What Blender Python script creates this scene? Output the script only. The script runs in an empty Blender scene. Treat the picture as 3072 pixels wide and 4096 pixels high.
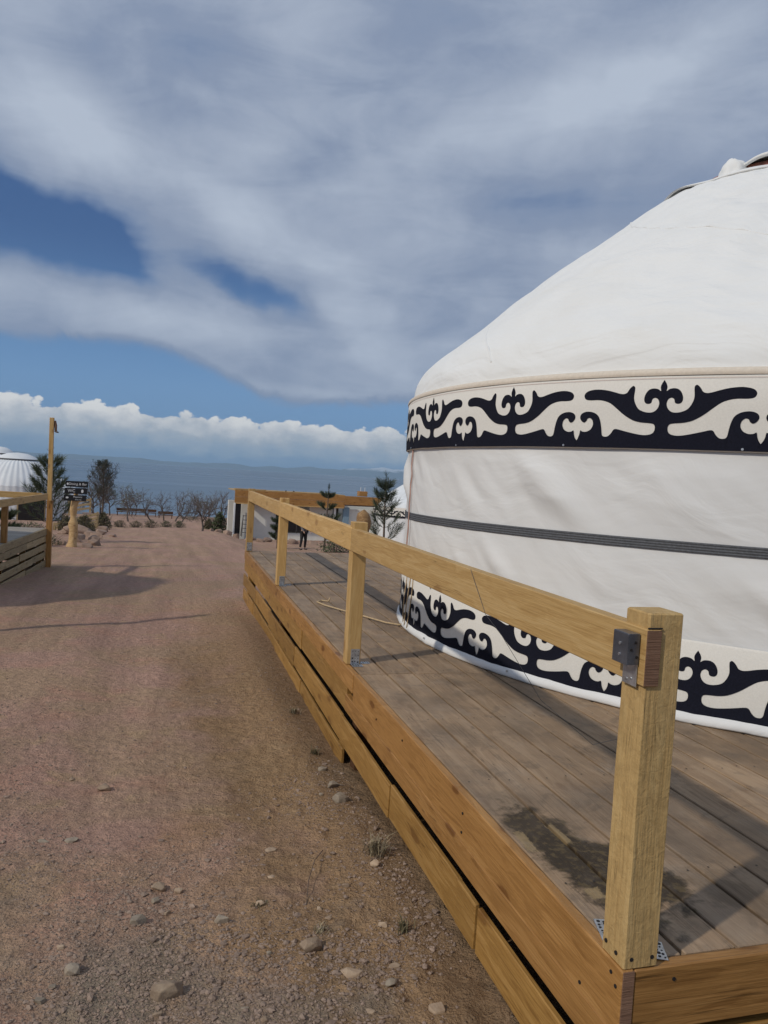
import bpy, bmesh, math, random
import numpy as np
from mathutils import Vector, Matrix, Quaternion, noise as mn

random.seed(7); RNG = np.random.default_rng(7)
R_ = math.radians
scn = bpy.context.scene
col = scn.collection

# ------------------------------------------------------------------ camera
CAM_R = Matrix(((0.9591030149578985, -0.04609036710229941, -0.27927958170808775),
                (-0.2764443624407783, 0.05950215541273892, -0.9591861174850007),
                (0.06082697734871234, 0.997163563093645, 0.04432727450459476)))
cd = bpy.data.cameras.new('camera'); cam = bpy.data.objects.new('camera', cd); col.objects.link(cam)
cam.matrix_world = Matrix.Translation((0, 0, 1.3)) @ CAM_R.to_4x4()
cd.sensor_fit = 'VERTICAL'; cd.sensor_height = 36.0; cd.sensor_width = 27.0
cd.lens = 36.0 * 3077 / 4096
cd.clip_start = 0.05; cd.clip_end = 120000
scn.camera = cam

# ------------------------------------------------------------------ node helpers
class NT:
    """small expression helper over a node tree"""
    def __init__(s, tree): s.t = tree; s.n = tree.nodes; s.l = tree.links
    def new(s, typ, **kw):
        n = s.n.new(typ)
        for k, v in kw.items(): setattr(n, k, v)
        return n
    def put(s, sock, v):
        if isinstance(v, bpy.types.NodeSocket): s.l.new(v, sock)
        elif v is not None:
            if hasattr(sock, 'default_value'):
                try: sock.default_value = v
                except Exception: sock.default_value = (*v, 1.0)
    def m(s, op, a, b=None, c=None, clamp=False):
        n = s.new('ShaderNodeMath', operation=op, use_clamp=clamp)
        s.put(n.inputs[0], a); s.put(n.inputs[1], b); s.put(n.inputs[2], c)
        return n.outputs[0]
    def add(s, a, b): return s.m('ADD', a, b)
    def sub(s, a, b): return s.m('SUBTRACT', a, b)
    def mul(s, a, b): return s.m('MULTIPLY', a, b)
    def vm(s, op, a, b=None):
        n = s.new('ShaderNodeVectorMath', operation=op); s.put(n.inputs[0], a)
        if b is not None: s.put(n.inputs[3 if op == 'SCALE' else 1], b)
        return n.outputs[0]
    def xyz(s, v):
        n = s.new('ShaderNodeSeparateXYZ'); s.put(n.inputs[0], v); return n.outputs
    def comb(s, x, y, z):
        n = s.new('ShaderNodeCombineXYZ')
        for i, v in enumerate((x, y, z)): s.put(n.inputs[i], v)
        return n.outputs[0]
    def noise(s, v, scale, detail=3, rough=.5, dist=0, lac=2.0, color=False):
        n = s.new('ShaderNodeTexNoise'); s.put(n.inputs['Vector'], v)
        n.inputs['Scale'].default_value = scale; n.inputs['Detail'].default_value = detail
        n.inputs['Roughness'].default_value = rough; n.inputs['Distortion'].default_value = dist
        n.inputs['Lacunarity'].default_value = lac
        return n.outputs['Color' if color else 'Fac']
    def sstep(s, v, a, b):
        n = s.new('ShaderNodeMapRange', interpolation_type='SMOOTHSTEP'); s.put(n.inputs[0], v)
        s.put(n.inputs[1], a); s.put(n.inputs[2], b); n.inputs[3].default_value = 0; n.inputs[4].default_value = 1
        return n.outputs[0]
    def lin(s, v, a, b, c=0., d=1.):
        n = s.new('ShaderNodeMapRange'); s.put(n.inputs[0], v)
        for i, q in enumerate((a, b, c, d)): s.put(n.inputs[i+1], q)
        return n.outputs[0]
    def mix(s, f, a, b, mode='MIX'):
        n = s.new('ShaderNodeMix', data_type='RGBA', blend_type=mode)
        s.put(n.inputs[0], f)
        for i, v in ((6, a), (7, b)):
            if isinstance(v, (tuple, list)): v = (*v[:3], 1.0)
            s.put(n.inputs[i], v)
        return n.outputs[2]
    def ramp(s, v, stops):
        n = s.new('ShaderNodeValToRGB'); e = n.color_ramp.elements
        while len(e) < len(stops): e.new(.5)
        for i, (p, c) in enumerate(stops): e[i].position = p; e[i].color = (*c, 1)
        s.put(n.inputs[0], v); return n.outputs[0]
    def bump(s, h, dist, strength=1.0, normal=None):
        n = s.new('ShaderNodeBump'); s.put(n.inputs['Height'], h)
        n.inputs['Distance'].default_value = dist; n.inputs['Strength'].default_value = strength
        if normal is not None: s.put(n.inputs['Normal'], normal)
        return n.outputs[0]

# ------------------------------------------------------------------ world, sun, exposure
SUN_EL = R_(38); SX, SY = -math.cos(R_(24)), -math.sin(R_(24))       # horizontal direction TO the sun
w = bpy.data.worlds.new("World"); scn.world = w; w.use_nodes = True
T = NT(w.node_tree)
for n in list(T.n): T.n.remove(n)
sky = T.new('ShaderNodeTexSky', sky_type='NISHITA'); sky.sun_disc = False
sky.sun_elevation = SUN_EL; sky.sun_rotation = math.atan2(SX, SY)
sky.altitude = 1600; sky.air_density = 1.0; sky.dust_density = .35; sky.ozone_density = 2.2
gen = T.new('ShaderNodeTexCoord').outputs['Generated']
dx, dy, dz = T.xyz(T.vm('NORMALIZE', gen))
az0 = T.mul(T.m('ARCTAN2', dx, dy), 57.29578)
el0 = T.mul(T.m('ARCSINE', dz), 57.29578)
pv = T.comb(T.mul(az0, .1), T.mul(el0, .1), 0.0)
wn = T.xyz(T.noise(pv, 1.3, 4, .55, color=True))
az = T.add(az0, T.mul(T.sub(wn[0], .5), 5.0))
el = T.add(el0, T.mul(T.sub(wn[1], .5), 3.2))
def blob(a, e, sa, se, rot=0.):
    c, s_ = math.cos(R_(rot)), math.sin(R_(rot))
    da, de = T.sub(az, a), T.sub(el, e)
    p = T.mul(T.add(T.mul(da, c), T.mul(de, s_)), 1/sa)
    q = T.mul(T.sub(T.mul(de, c), T.mul(da, s_)), 1/se)
    return T.m('EXPONENT', T.mul(T.add(T.mul(p, p), T.mul(q, q)), -1.0))
# planar wisps converging towards the lake horizon
h_ = T.m('MAXIMUM', T.add(dz, .30), .02)
px_, py_ = T.m('DIVIDE', dx, h_), T.m('DIVIDE', dy, h_)
ca, sa_ = math.cos(R_(12)), math.sin(R_(12))
wq = T.noise(T.comb(px_, py_, 6.6), 1.6, 3, .5, color=True)
al = T.add(T.add(T.mul(px_, sa_), T.mul(py_, ca)), T.mul(T.xyz(wq)[0], .5)); ac = T.add(T.sub(T.mul(px_, ca), T.mul(py_, sa_)), T.mul(T.xyz(wq)[1], .35))
wis = T.noise(T.comb(T.mul(al, .55), T.mul(ac, 1.0), 3.7), 1.5, 7, .52, .25)
wis2 = T.noise(T.comb(T.mul(al, .50), T.mul(ac, 1.1), 9.1), 4.6, 9, .62, .7)
iso = T.noise(T.comb(px_, T.mul(py_, .8), 1.7), 2.1, 7, .56, .5)
band_ = T.noise(T.comb(T.mul(az0, .05), T.mul(el0, .16), 7.7), 2.0, 6, .6, .6)
W = T.add(T.mul(T.sub(wis, .5), .95), T.add(T.mul(T.sub(wis2, .5), .30), T.add(T.mul(T.sub(iso, .5), .75), T.mul(T.sub(band_, .5), .7))))
dens = T.add(W, .80)
for amp, *b in [(-1.9, -12., 15.7, 7.6, 2.5, -9), (-.85, -4.6, 14.5, 3.4, 1.25, -22), (-.85, 5.2, 12.9, 4.6, 1.15, -22),
                (-.38, 27., 19.2, 7.2, 2.4, -4), (-.30, 1., 27.0, 5., 2.4, 4), (-.25, 11., 22.5, 3., 1.6, 10),
                (.40, -5.5, 10.6, 7.5, 1.7, -3), (.45, -6.5, 21.6, 6., 2.2, -20), (.32, 4., 17.8, 5., 1.9, -34), (.50, 31., 26.4, 9., 2.0, 17),
                (.25, 14., 10.5, 5., 2., -30), (-.18, 16., 29.5, 5., 2.5, 0), (.30, 19., 23.8, 4., 1.2, 12), (.2, 12., 14.5, 5., 1.5, -25)]:
    dens = T.add(dens, T.mul(blob(*b), amp))
# lower edge of the veil
edge = T.add(8.0, T.add(T.mul(T.sstep(az0, -1.5, 9.5), -2.9), T.mul(T.sstep(az0, 11., 26.), 1.8)))
edge = T.add(edge, T.mul(T.sub(wis2, .5), 2.2))
dens = T.mul(dens, T.sstep(T.sub(T.add(T.mul(el, .35), T.mul(el0, .65)), edge), -.7, .8))
veil = T.mul(T.sstep(dens, 0.0, .62), .96)
vcol = T.ramp(T.lin(dens, .38, 1.22), [(0.0, (.20, .265, .395)), (.35, (.245, .30, .415)), (.66, (.345, .40, .505)), (1.0, (.45, .51, .61))])
vcol = T.vm('SCALE', vcol, 10.0)
ws = T.mix(T.sstep(el0, 5., 16.), (1.0, 2.3, 4.6), (.30, .85, 2.35))
ws = T.mix(T.sstep(el0, 3.5, .0), ws, (1.20, 2.30, 4.0))
base = T.mix(T.add(.80, T.mul(T.sstep(el0, 6., 1.), .15)), sky.outputs[0], ws)
c1 = T.mix(veil, base, vcol)
# cumulus bank over the far shore
cp = T.comb(T.mul(az0, .12), T.mul(el0, .17), 4.4)
puff = T.noise(cp, 5.5, 8, .56, .2)
big = T.noise(T.comb(T.mul(az0, .06), 0.0, 2.2), 2.2, 2, .5)
def vor(sc, r_):
    v = T.new('ShaderNodeTexVoronoi', feature='SMOOTH_F1'); T.put(v.inputs['Vector'], T.vm('ADD', cp, T.vm('SCALE', T.noise(cp, 7., 4, .6, color=True), r_)))
    v.inputs['Scale'].default_value = sc; v.inputs['Smoothness'].default_value = .25; return T.sub(.5, v.outputs['Distance'])
lump = T.add(vor(3.3, .16), T.add(T.mul(vor(7.5, .09), .55), T.mul(vor(18., .04), .22)))
top = T.add(3.72, T.add(T.mul(T.sub(big, .5), 3.0), T.add(T.mul(T.sub(puff, .5), 1.0), T.mul(lump, 1.35))))
hh = T.sub(top, el0)                                   # degrees below the cloud top
bot = T.noise(T.comb(T.mul(az0, .10), T.mul(el0, .5), 1.1), 2.4, 5, .6, .3)
cum = T.mul(T.sstep(hh, -.02, .16), T.sstep(el0, T.add(-.3, T.mul(bot, 1.3)), T.add(.5, T.mul(bot, 2.2))))
shade = T.add(T.mul(T.sstep(hh, .0, 3.4), 1.0), T.mul(T.sub(puff, .5), -1.9))
shade = T.sub(shade, T.mul(lump, .45))
ccol = T.ramp(T.lin(shade, -.25, 1.2), [(0.0, (.82, .81, .78)), (.22, (.66, .665, .67)), (.45, (.46, .50, .545)), (.72, (.33, .41, .50)), (1.0, (.18, .29, .43))])
ccol = T.vm('SCALE', ccol, 10.)
c2 = T.mix(T.mul(cum, .97), c1, ccol)
bgn = T.new('ShaderNodeBackground'); T.put(bgn.inputs[0], c2); bgn.inputs[1].default_value = .105
T.put(T.new('ShaderNodeOutputWorld').inputs[0], bgn.outputs[0])
w.cycles.sampling_method = 'MANUAL'; w.cycles.sample_map_resolution = 1024

ld = bpy.data.lights.new('sun', 'SUN'); ld.energy = 2.25; ld.angle = R_(1.6); ld.color = (1.0, .92, .80)
sun = bpy.data.objects.new('sun', ld); col.objects.link(sun)
tosun = Vector((SX*math.cos(SUN_EL), SY*math.cos(SUN_EL), math.sin(SUN_EL)))
sun.rotation_euler = tosun.to_track_quat('Z', 'Y').to_euler(); sun.location = (0, 0, 30)
scn.view_settings.view_transform = 'Standard'; scn.view_settings.look = 'None'
scn.view_settings.exposure = 0.0; scn.view_settings.gamma = 1; scn.view_settings.use_curve_mapping = False
scn.cycles.max_bounces = 6; scn.cycles.volume_bounces = 0

# ------------------------------------------------------------------ object helpers
def thing(name, label, cat, loc=(0, 0, 0), group=None, rz=0):
    o = bpy.data.objects.new(name, None); o.empty_display_size = .2; col.objects.link(o)
    o.location = loc; o.rotation_euler = (0, 0, rz); o['label'] = label; o['category'] = cat
    if group: o['group'] = group
    return o
def tag(o, label=None, cat=None, group=None, kind=None):
    for k, v_ in (('label', label), ('category', cat), ('group', group), ('kind', kind)):
        if v_: o[k] = v_
    return o
def link(name, me, mat, parent=None, M=None):
    o = bpy.data.objects.new(name, me); col.objects.link(o)
    if mat and not me.materials: me.materials.append(mat)
    if M is None: M = Matrix()
    if parent:
        o.parent = parent
        P = Matrix.Translation(parent_world(parent))
        o.matrix_basis = P.inverted() @ M if not parent.parent or True else M
    else: o.matrix_basis = M
    return o
def parent_world(p):
    """world translation of a parent chain (roots are never rotated, sub-parents sit at their own basis)"""
    return world_M(p).translation
def world_M(p):
    M = p.matrix_basis.copy()
    return world_M(p.parent) @ M if p.parent else M
def link(name, me, mat, parent=None, M=None):
    o = bpy.data.objects.new(name, me); col.objects.link(o)
    if mat and not me.materials: me.materials.append(mat)
    M = Matrix() if M is None else M
    if parent:
        o.parent = parent; M = world_M(parent).inverted() @ M
    o.matrix_basis = M
    return o
def mesh(verts, faces, smooth=False, name='mesh'):
    me = bpy.data.meshes.new(name); me.from_pydata([tuple(v_) for v_ in verts], [], faces); me.update()
    if smooth: me.polygons.foreach_set('use_smooth', [True]*len(me.polygons))
    return me
def recentre(me, c):
    me.transform(Matrix.Translation(-Vector(c))); return Matrix.Translation(c)
def axesM(o, x, y, z):
    return Matrix(((x[0], y[0], z[0], o[0]), (x[1], y[1], z[1], o[1]), (x[2], y[2], z[2], o[2]), (0, 0, 0, 1)))
def boardmesh(L, t, wd, bev=.003, n=1, warp=0., rough=0., seed=0):
    """chamfered timber, local x = length (centred), y = thickness, z = width"""
    hy, hz = t/2, wd/2; b = min(bev, hy*.45, hz*.45)
    ring = [(-hy+b, -hz), (hy-b, -hz), (hy, -hz+b), (hy, hz-b), (hy-b, hz), (-hy+b, hz), (-hy, hz-b), (-hy, -hz+b)]
    xs = [(-L/2, 1)] + [(-L/2 + b + (L-2*b)*i/max(n, 1), 0) for i in range(max(n, 1)+1)] + [(L/2, 1)]
    V = []; F = []
    for i, (x, e) in enumerate(xs):
        k = (1-b/hy*.9) if e else 1; kz = (1-b/hz*.9) if e else 1
        wy = warp*mn.noise(Vector((x*.9+seed*7.3, seed, 0)))*(1 if n > 1 else 0)
        wz = warp*.6*mn.noise(Vector((x*.9, seed*3.1, 5)))*(1 if n > 1 else 0)
        for j, (y, z) in enumerate(ring):
            r = rough*mn.noise(Vector((x*9, y*30+seed, z*30))) if rough else 0
            V.append((x, y*k+wy+r*(1 if y > 0 else -1), z*kz+wz+r*.7))
    for i in range(len(xs)-1):
        for j in range(8):
            a, b_ = i*8+j, i*8+(j+1) % 8
            F.append((a, a+8, b_+8, b_))
    F.append(tuple(range(8))); F.append(tuple(reversed(range((len(xs)-1)*8, len(xs)*8))))
    return mesh(V, F)
_cnt = [0]
def board(name, p0, p1, t, wd, mat, parent=None, up=(0, 0, 1), bev=.003, n=1, warp=0., rough=0.):
    p0, p1 = Vector(p0), Vector(p1); x = (p1-p0); L = x.length; x.normalize()
    z = Vector(up); z = (z - x*z.dot(x)).normalized(); y = z.cross(x)
    _cnt[0] += 1
    return link(name, boardmesh(L, t, wd, bev, n, warp, rough, _cnt[0]), mat, parent, axesM((p0+p1)/2, x, y, z))
def tubemesh(pts, rad, k=6, cap=True):
    pts = [Vector(p) for p in pts]; V = []; F = []
    rad = rad if hasattr(rad, '__len__') else [rad]*len(pts)
    for i, p in enumerate(pts):
        t = (pts[min(i+1, len(pts)-1)]-pts[max(i-1, 0)]).normalized()
        a = t.orthogonal().normalized() if i == 0 else (a_ - t*a_.dot(t)).normalized()
        a_ = a; b = t.cross(a)
        for j in range(k):
            an = 2*math.pi*j/k; V.append(p + (a*math.cos(an)+b*math.sin(an))*rad[i])
    for i in range(len(pts)-1):
        for j in range(k):
            F.append((i*k+j, i*k+(j+1) % k, (i+1)*k+(j+1) % k, (i+1)*k+j))
    if cap: F.append(tuple(reversed(range(k)))); F.append(tuple(range((len(pts)-1)*k, len(pts)*k)))
    return V, F
def icoverts(sub):
    bm = bmesh.new(); bmesh.ops.create_icosphere(bm, subdivisions=sub, radius=1)
    V = np.array([v_.co for v_ in bm.verts]); F = np.array([[x.index for x in f.verts] for f in bm.faces]); bm.free(); return V, F
def merge(parts):
    V = []; F = []; o = 0
    for v_, f in parts:
        V += list(v_); F += [tuple(i+o for i in q) for q in f]; o += len(v_)
    return V, F

# ------------------------------------------------------------------ numpy noise
_perm = RNG.random((256, 256))
def vnoise(x, y, sc, seed=0):
    x = np.asarray(x)*sc + seed*17.13; y = np.asarray(y)*sc + seed*5.71
    xi = np.floor(x).astype(int); yi = np.floor(y).astype(int); fx = x-xi; fy = y-yi
    fx = fx*fx*(3-2*fx); fy = fy*fy*(3-2*fy)
    g = lambda a, b: _perm[a & 255, b & 255]
    return (g(xi, yi)*(1-fx)+g(xi+1, yi)*fx)*(1-fy)+(g(xi, yi+1)*(1-fx)+g(xi+1, yi+1)*fx)*fy - .5
def fbm(x, y, sc, o=4, seed=0, g=.5):
    s = 0; a = 1
    for i in range(o): s = s + a*vnoise(x, y, sc*2**i, seed+i); a *= g
    return s
def ss(x, a, b):
    t = np.clip((np.asarray(x, float)-a)/(b-a), 0, 1); return t*t*(3-2*t)
GY = [-200, -10, 0, 2.3, 5, 8.5, 12, 18, 26, 50, 98, 106, 125, 200]
GZ = [1.5, -.3, -.42, -.53, -.70, -.72, -.78, -1.1, -1.5, -2.67, -5.0, -6.2, -8.2, -12]
LAKE = -7.0
def ground_z(x, y):
    x = np.asarray(x, float); y = np.asarray(y, float)
    z = np.interp(y, GY, GZ)
    z = z + (-.45)*ss(x, 3, 5)*ss(y, 16, 30)*(1-ss(y, 60, 90))
    # earth banked against the deck skirt, left verge
    z = z + .05*np.exp(-((x-1.15)/.35)**2)*ss(y, 2.4, 4)*(1-ss(y, 9, 12))
    near = np.exp(-(np.hypot(x, y)/14)**2)
    z = z + .05*fbm(x, y, .35, 3, 1) + near*(.016*fbm(x, y, 2.2, 3, 4) + .012*fbm(x, y, 9, 3, 9))
    z = z - .018*np.exp(-((x+.35-.05*fbm(x, y, .3, 1, 31))/.22)**2)*ss(y, 3, 6) - .016*np.exp(-((x+1.75)/.25)**2)*ss(y, 3, 6)
    rough = ss(x, .1, .9)*(1-ss(y, 6, 9))*.5+.5*(1-ss(y, 4.2, 6.5))
    z = z + near*rough*(.022*fbm(x, y, 14, 3, 12)+.02*np.maximum(0, fbm(x, y, 5, 2, 14)))
    far = ss(np.hypot(x, y), 20, 60); z = z + far*.25*fbm(x, y, .11, 3, 20)
    return z
def gz(x, y): return float(ground_z(np.array([x]), np.array([y]))[0])

# ------------------------------------------------------------------ materials
def material(name):
    m = bpy.data.materials.new(name); m.use_nodes = True; t = NT(m.node_tree)
    b = t.n['Principled BSDF']; return m, t, b
def wood(name, tones, scale=1., rough=.62, bump=.0012, knots=.5, ring=.16, grey=None, rand=.22, rough_face=0., wear_shade=None):
    m, t, b = material(name)
    tc = t.new('ShaderNodeTexCoord').outputs['Object']; oi = t.new('ShaderNodeObjectInfo').outputs['Random']
    off = t.comb(t.mul(oi, 61.), t.mul(oi, 23.), t.mul(oi, 11.))
    p = t.vm('ADD', tc, off)
    g1 = t.vm('MULTIPLY', p, (1.5*scale, 17*scale, 17*scale)); g2 = t.vm('MULTIPLY', p, (5*scale, 130*scale, 130*scale))
    dist = t.noise(t.vm('MULTIPLY', p, (1.7, 5, 5)), 1.0, 2, .5)
    n1 = t.noise(t.vm('ADD', g1, t.comb(0., t.mul(dist, 2.2), t.mul(dist, 2.2))), 1.0, 5, .6, .4)
    n2 = t.noise(g2, 1.0, 2, .5)
    rings = t.m('SINE', t.mul(n1, 34.)); rings = t.add(t.mul(rings, .5), .5)
    f = t.add(t.mul(n1, .58), t.add(t.mul(rings, ring), t.mul(n2, .26)))
    c = t.ramp(f, [(.28, tones[0]), (.52, tones[1]), (.78, tones[2])])
    # knots
    vk = t.new('ShaderNodeTexVoronoi', feature='F1'); kp = t.vm('MULTIPLY', p, (2.6, 7.5, 7.5))
    t.put(vk.inputs['Vector'], t.vm('ADD', kp, t.vm('SCALE', t.noise(kp, 2.2, 3, .5, color=True), .28))); vk.inputs['Scale'].default_value = 1.
    kn = t.mul(t.sstep(vk.outputs['Distance'], .20, .13), knots)
    kd = tuple(x*k_ for x, k_ in zip(tones[0], (.55, .42, .36))); c = t.mix(kn, c, kd)
    ck = t.noise(t.vm('MULTIPLY', p, (.9, 34, 34)), 1.0, 2, .5, .2); ck2 = t.noise(t.vm('MULTIPLY', p, (.8, 2., 2.)), 1.0, 2, .5)
    crack = t.mul(t.mul(t.sstep(t.m('ABSOLUTE', t.sub(ck, .5)), .012, .003), t.sstep(ck2, .53, .58)), .6); c = t.mix(crack, c, tuple(x*.3 for x in tones[0]))
    halo = t.mul(t.sstep(vk.outputs['Distance'], .40, .16), knots*.28)
    c = t.mix(halo, c, tuple(x*.78 for x in tones[0]))
    if grey is not None:                                      # weathered patches
        wn_ = t.noise(p, 2.3, 5, .62); c = t.mix(t.mul(t.sstep(wn_, .45, .68), grey[1]), c, grey[0])
        wn2 = t.noise(t.vm('MULTIPLY', p, (2., 9., 9.)), 1.4, 5, .65); c = t.mix(t.mul(t.sstep(wn2, .55, .75), grey[1]*.8), c, grey[2])
    var = t.lin(oi, 0, 1, 1-rand, 1+rand*.6)
    c = t.vm('SCALE', c, var)
    hb = t.add(t.mul(n1, .5), t.mul(n2, .5))
    if rough_face:
        rf = t.add(t.noise(p, 48., 4, .62, .8), t.mul(t.noise(p, 14., 3, .6), .8))
        c = t.mix(t.mul(t.sstep(rf, 1.0, .72), .30), c, tuple(x*.55 for x in tones[0]))
        hb = t.add(hb, t.mul(rf, rough_face))
    if wear_shade: c = wear_shade(t, c, tc)
    t.put(b.inputs['Base Color'], c); b.inputs['Roughness'].default_value = rough
    b.inputs['Specular IOR Level'].default_value = .3
    t.put(b.inputs['Normal'], t.bump(hb, bump*4, .8))
    return m
FRESH = [(.43, .255, .090), (.54, .345, .135), (.62, .425, .195)]
STAIN = [(.25, .118, .032), (.375, .19, .058), (.46, .25, .088)]
GREYW = [(.215, .140, .082), (.340, .238, .150), (.43, .318, .215)]
M_fresh = wood('fresh_pine', FRESH, rough=.6, knots=.55)
M_post = wood('rough_sawn_post', [(.43, .275, .11), (.50, .335, .14), (.56, .395, .18)], rough=.7, rough_face=.55, bump=.0014, knots=.25, rand=.08)
M_stain = wood('oiled_fascia_pine', STAIN, rough=.5, knots=.8, rand=.16)
M_stain2 = wood('oiled_slat_pine', [(.22, .11, .028), (.33, .18, .05), (.42, .245, .085)], rough=.55, knots=.6, rand=.18)
M_dull = wood('dull_slat_wood', [(.26, .18, .09), (.38, .28, .15), (.46, .36, .21)], rough=.7, knots=.5)
M_endg = wood('end_grain', [(.17, .09, .055), (.25, .14, .088), (.31, .185, .12)], rough=.8, knots=0, scale=2.5)
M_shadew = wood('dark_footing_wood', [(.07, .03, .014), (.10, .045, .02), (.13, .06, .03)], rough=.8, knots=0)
def deck_wear_seam_shade(t, c, tc):
    pos = t.new('ShaderNodeNewGeometry').outputs['Position']; x, y, z = t.xyz(pos)
    n = t.noise(pos, 9., 5, .65, .3); n_b = t.noise(pos, 30., 4, .6)
    def ell(cx, cy, rx, ry, rot):
        c_, s_ = math.cos(R_(rot)), math.sin(R_(rot)); a, b2 = t.sub(x, cx), t.sub(y, cy)
        u = t.mul(t.add(t.mul(a, c_), t.mul(b2, s_)), 1/rx); v2 = t.mul(t.sub(t.mul(b2, c_), t.mul(a, s_)), 1/ry)
        return t.m('SQRT', t.add(t.mul(u, u), t.mul(v2, v2)))
    e1 = t.m('MINIMUM', t.add(ell(1.47, 2.36, .15, .52, 6), t.mul(t.sub(n, .5), 1.3)), t.add(ell(1.60, 2.22, .16, .26, 10), t.mul(t.sub(n, .5), 1.5)))
    st = t.sstep(e1, 1.02, .70)
    c = t.mix(t.mul(st, .94), c, (.026, .018, .010))
    moss = t.mul(t.sstep(n_b, .48, .62), t.mul(st, .6)); c = t.mix(moss, c, (.13, .092, .042))
    for q in ((1.345, 2.50, .022, .085, -4), (1.50, 2.54, .020, .085, 3), (1.41, 2.13, .03, .035, 0)):
        cx, cy, rx, ry, rot = q; c_, s_ = math.cos(R_(rot)), math.sin(R_(rot)); a, b2 = t.sub(x, cx), t.sub(y, cy)
        uu = t.mul(t.m('ABSOLUTE', t.add(t.mul(a, c_), t.mul(b2, s_))), 1/rx); vv = t.mul(t.m('ABSOLUTE', t.sub(t.mul(b2, c_), t.mul(a, s_))), 1/ry)
        c = t.mix(t.mul(t.sstep(t.add(t.m('MAXIMUM', uu, vv), t.mul(t.sub(t.noise(pos, 70., 4, .7), .5), 1.1)), 1.0, .75), .75), c, (.30, .215, .11))
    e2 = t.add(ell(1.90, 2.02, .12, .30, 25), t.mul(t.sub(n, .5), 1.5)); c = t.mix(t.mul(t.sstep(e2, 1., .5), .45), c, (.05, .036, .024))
    lz = t.m('ABSOLUTE', t.xyz(tc)[2]); c = t.mix(t.mul(t.sstep(t.add(lz, t.mul(t.sub(n_b, .5), .02)), .076, .090), .75), c, (.045, .034, .024))  # plank edges painted dark to deepen the shade of the gaps
    broad = t.noise(pos, 1.7, 5, .6); c = t.mix(t.mul(t.sstep(broad, .46, .66), .5), c, (.115, .085, .06))
    med = t.noise(pos, 6., 6, .7, .6); c = t.mix(t.mul(t.sstep(med, .52, .66), .38), c, (.10, .078, .058))
    lt = t.noise(pos, 3.1, 5, .65); c = t.mix(t.mul(t.sstep(lt, .54, .74), .35), c, (.33, .27, .21))
    return c
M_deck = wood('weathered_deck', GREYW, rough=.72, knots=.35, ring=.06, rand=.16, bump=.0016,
              grey=((.25, .195, .145), .45, (.40, .295, .19)), wear_shade=deck_wear_seam_shade)
M_deckfar = wood('pale_deck', [(.24, .21, .17), (.33, .30, .26), (.40, .37, .33)], rough=.75, knots=.2)
M_log = wood('peeled_log', [(.34, .20, .085), (.52, .35, .17), (.62, .46, .27)], rough=.7, knots=.8, scale=.6)

def simple(name, c, rough=.6, metal=0., bumpd=0., bscale=40., var=0., spec=.5):
    m, t, b = material(name); tc = t.new('ShaderNodeTexCoord').outputs['Object']
    n = t.noise(tc, bscale*.4, 4, .6)
    cc = t.mix(t.lin(n, .3, .7), tuple(x*(1-var) for x in c), tuple(min(1, x*(1+var)) for x in c))
    t.put(b.inputs['Base Color'], cc); b.inputs['Roughness'].default_value = rough; b.inputs['Metallic'].default_value = metal
    b.inputs['Specular IOR Level'].default_value = spec
    if bumpd: t.put(b.inputs['Normal'], t.bump(t.noise(tc, bscale, 4, .6), bumpd))
    return m
M_galv = simple('galvanised_steel', (.50, .52, .54), .38, .9, .0006, 60, .35)
M_dark_metal = simple('dark_bracket_steel', (.12, .13, .155), .28, .6, .0003, 30, .3)
M_hole = simple('screw_hole', (.012, .010, .010), .7)
M_black = simple('black_felt', (.010, .011, .020), .92, 0, .0005, 300, .25, .15)
M_whitefelt = simple('white_band_felt', (.71, .69, .64), .9, 0, .0006, 250, .05, .2)
M_cream = simple('cream_trim', (.62, .55, .46), .85, 0, .0005, 120, .08)
M_strap = simple('grey_strap', (.085, .09, .10), .8, 0, .0008, 200, .3)
M_pink = simple('pinkish_piping', (.48, .30, .25), .8, 0, 0, 60, .1)
M_rope = simple('hemp_rope', (.46, .34, .20), .85, 0, .001, 160, .25)
M_ring = simple('crown_ring_wood', (.30, .11, .075), .6, 0, .001, 30, .3)
M_plaster = simple('white_plaster', (.74, .74, .69), .85, 0, .002, 6, .06)
M_glass = simple('dark_window_glass', (.015, .02, .025), .12)
M_sign = simple('black_sign_board', (.012, .012, .014), .35)
M_print = simple('white_print', (.72, .74, .74), .6)
M_greymetal = simple('grey_ladder_metal', (.13, .12, .11), .5, .3)

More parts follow.
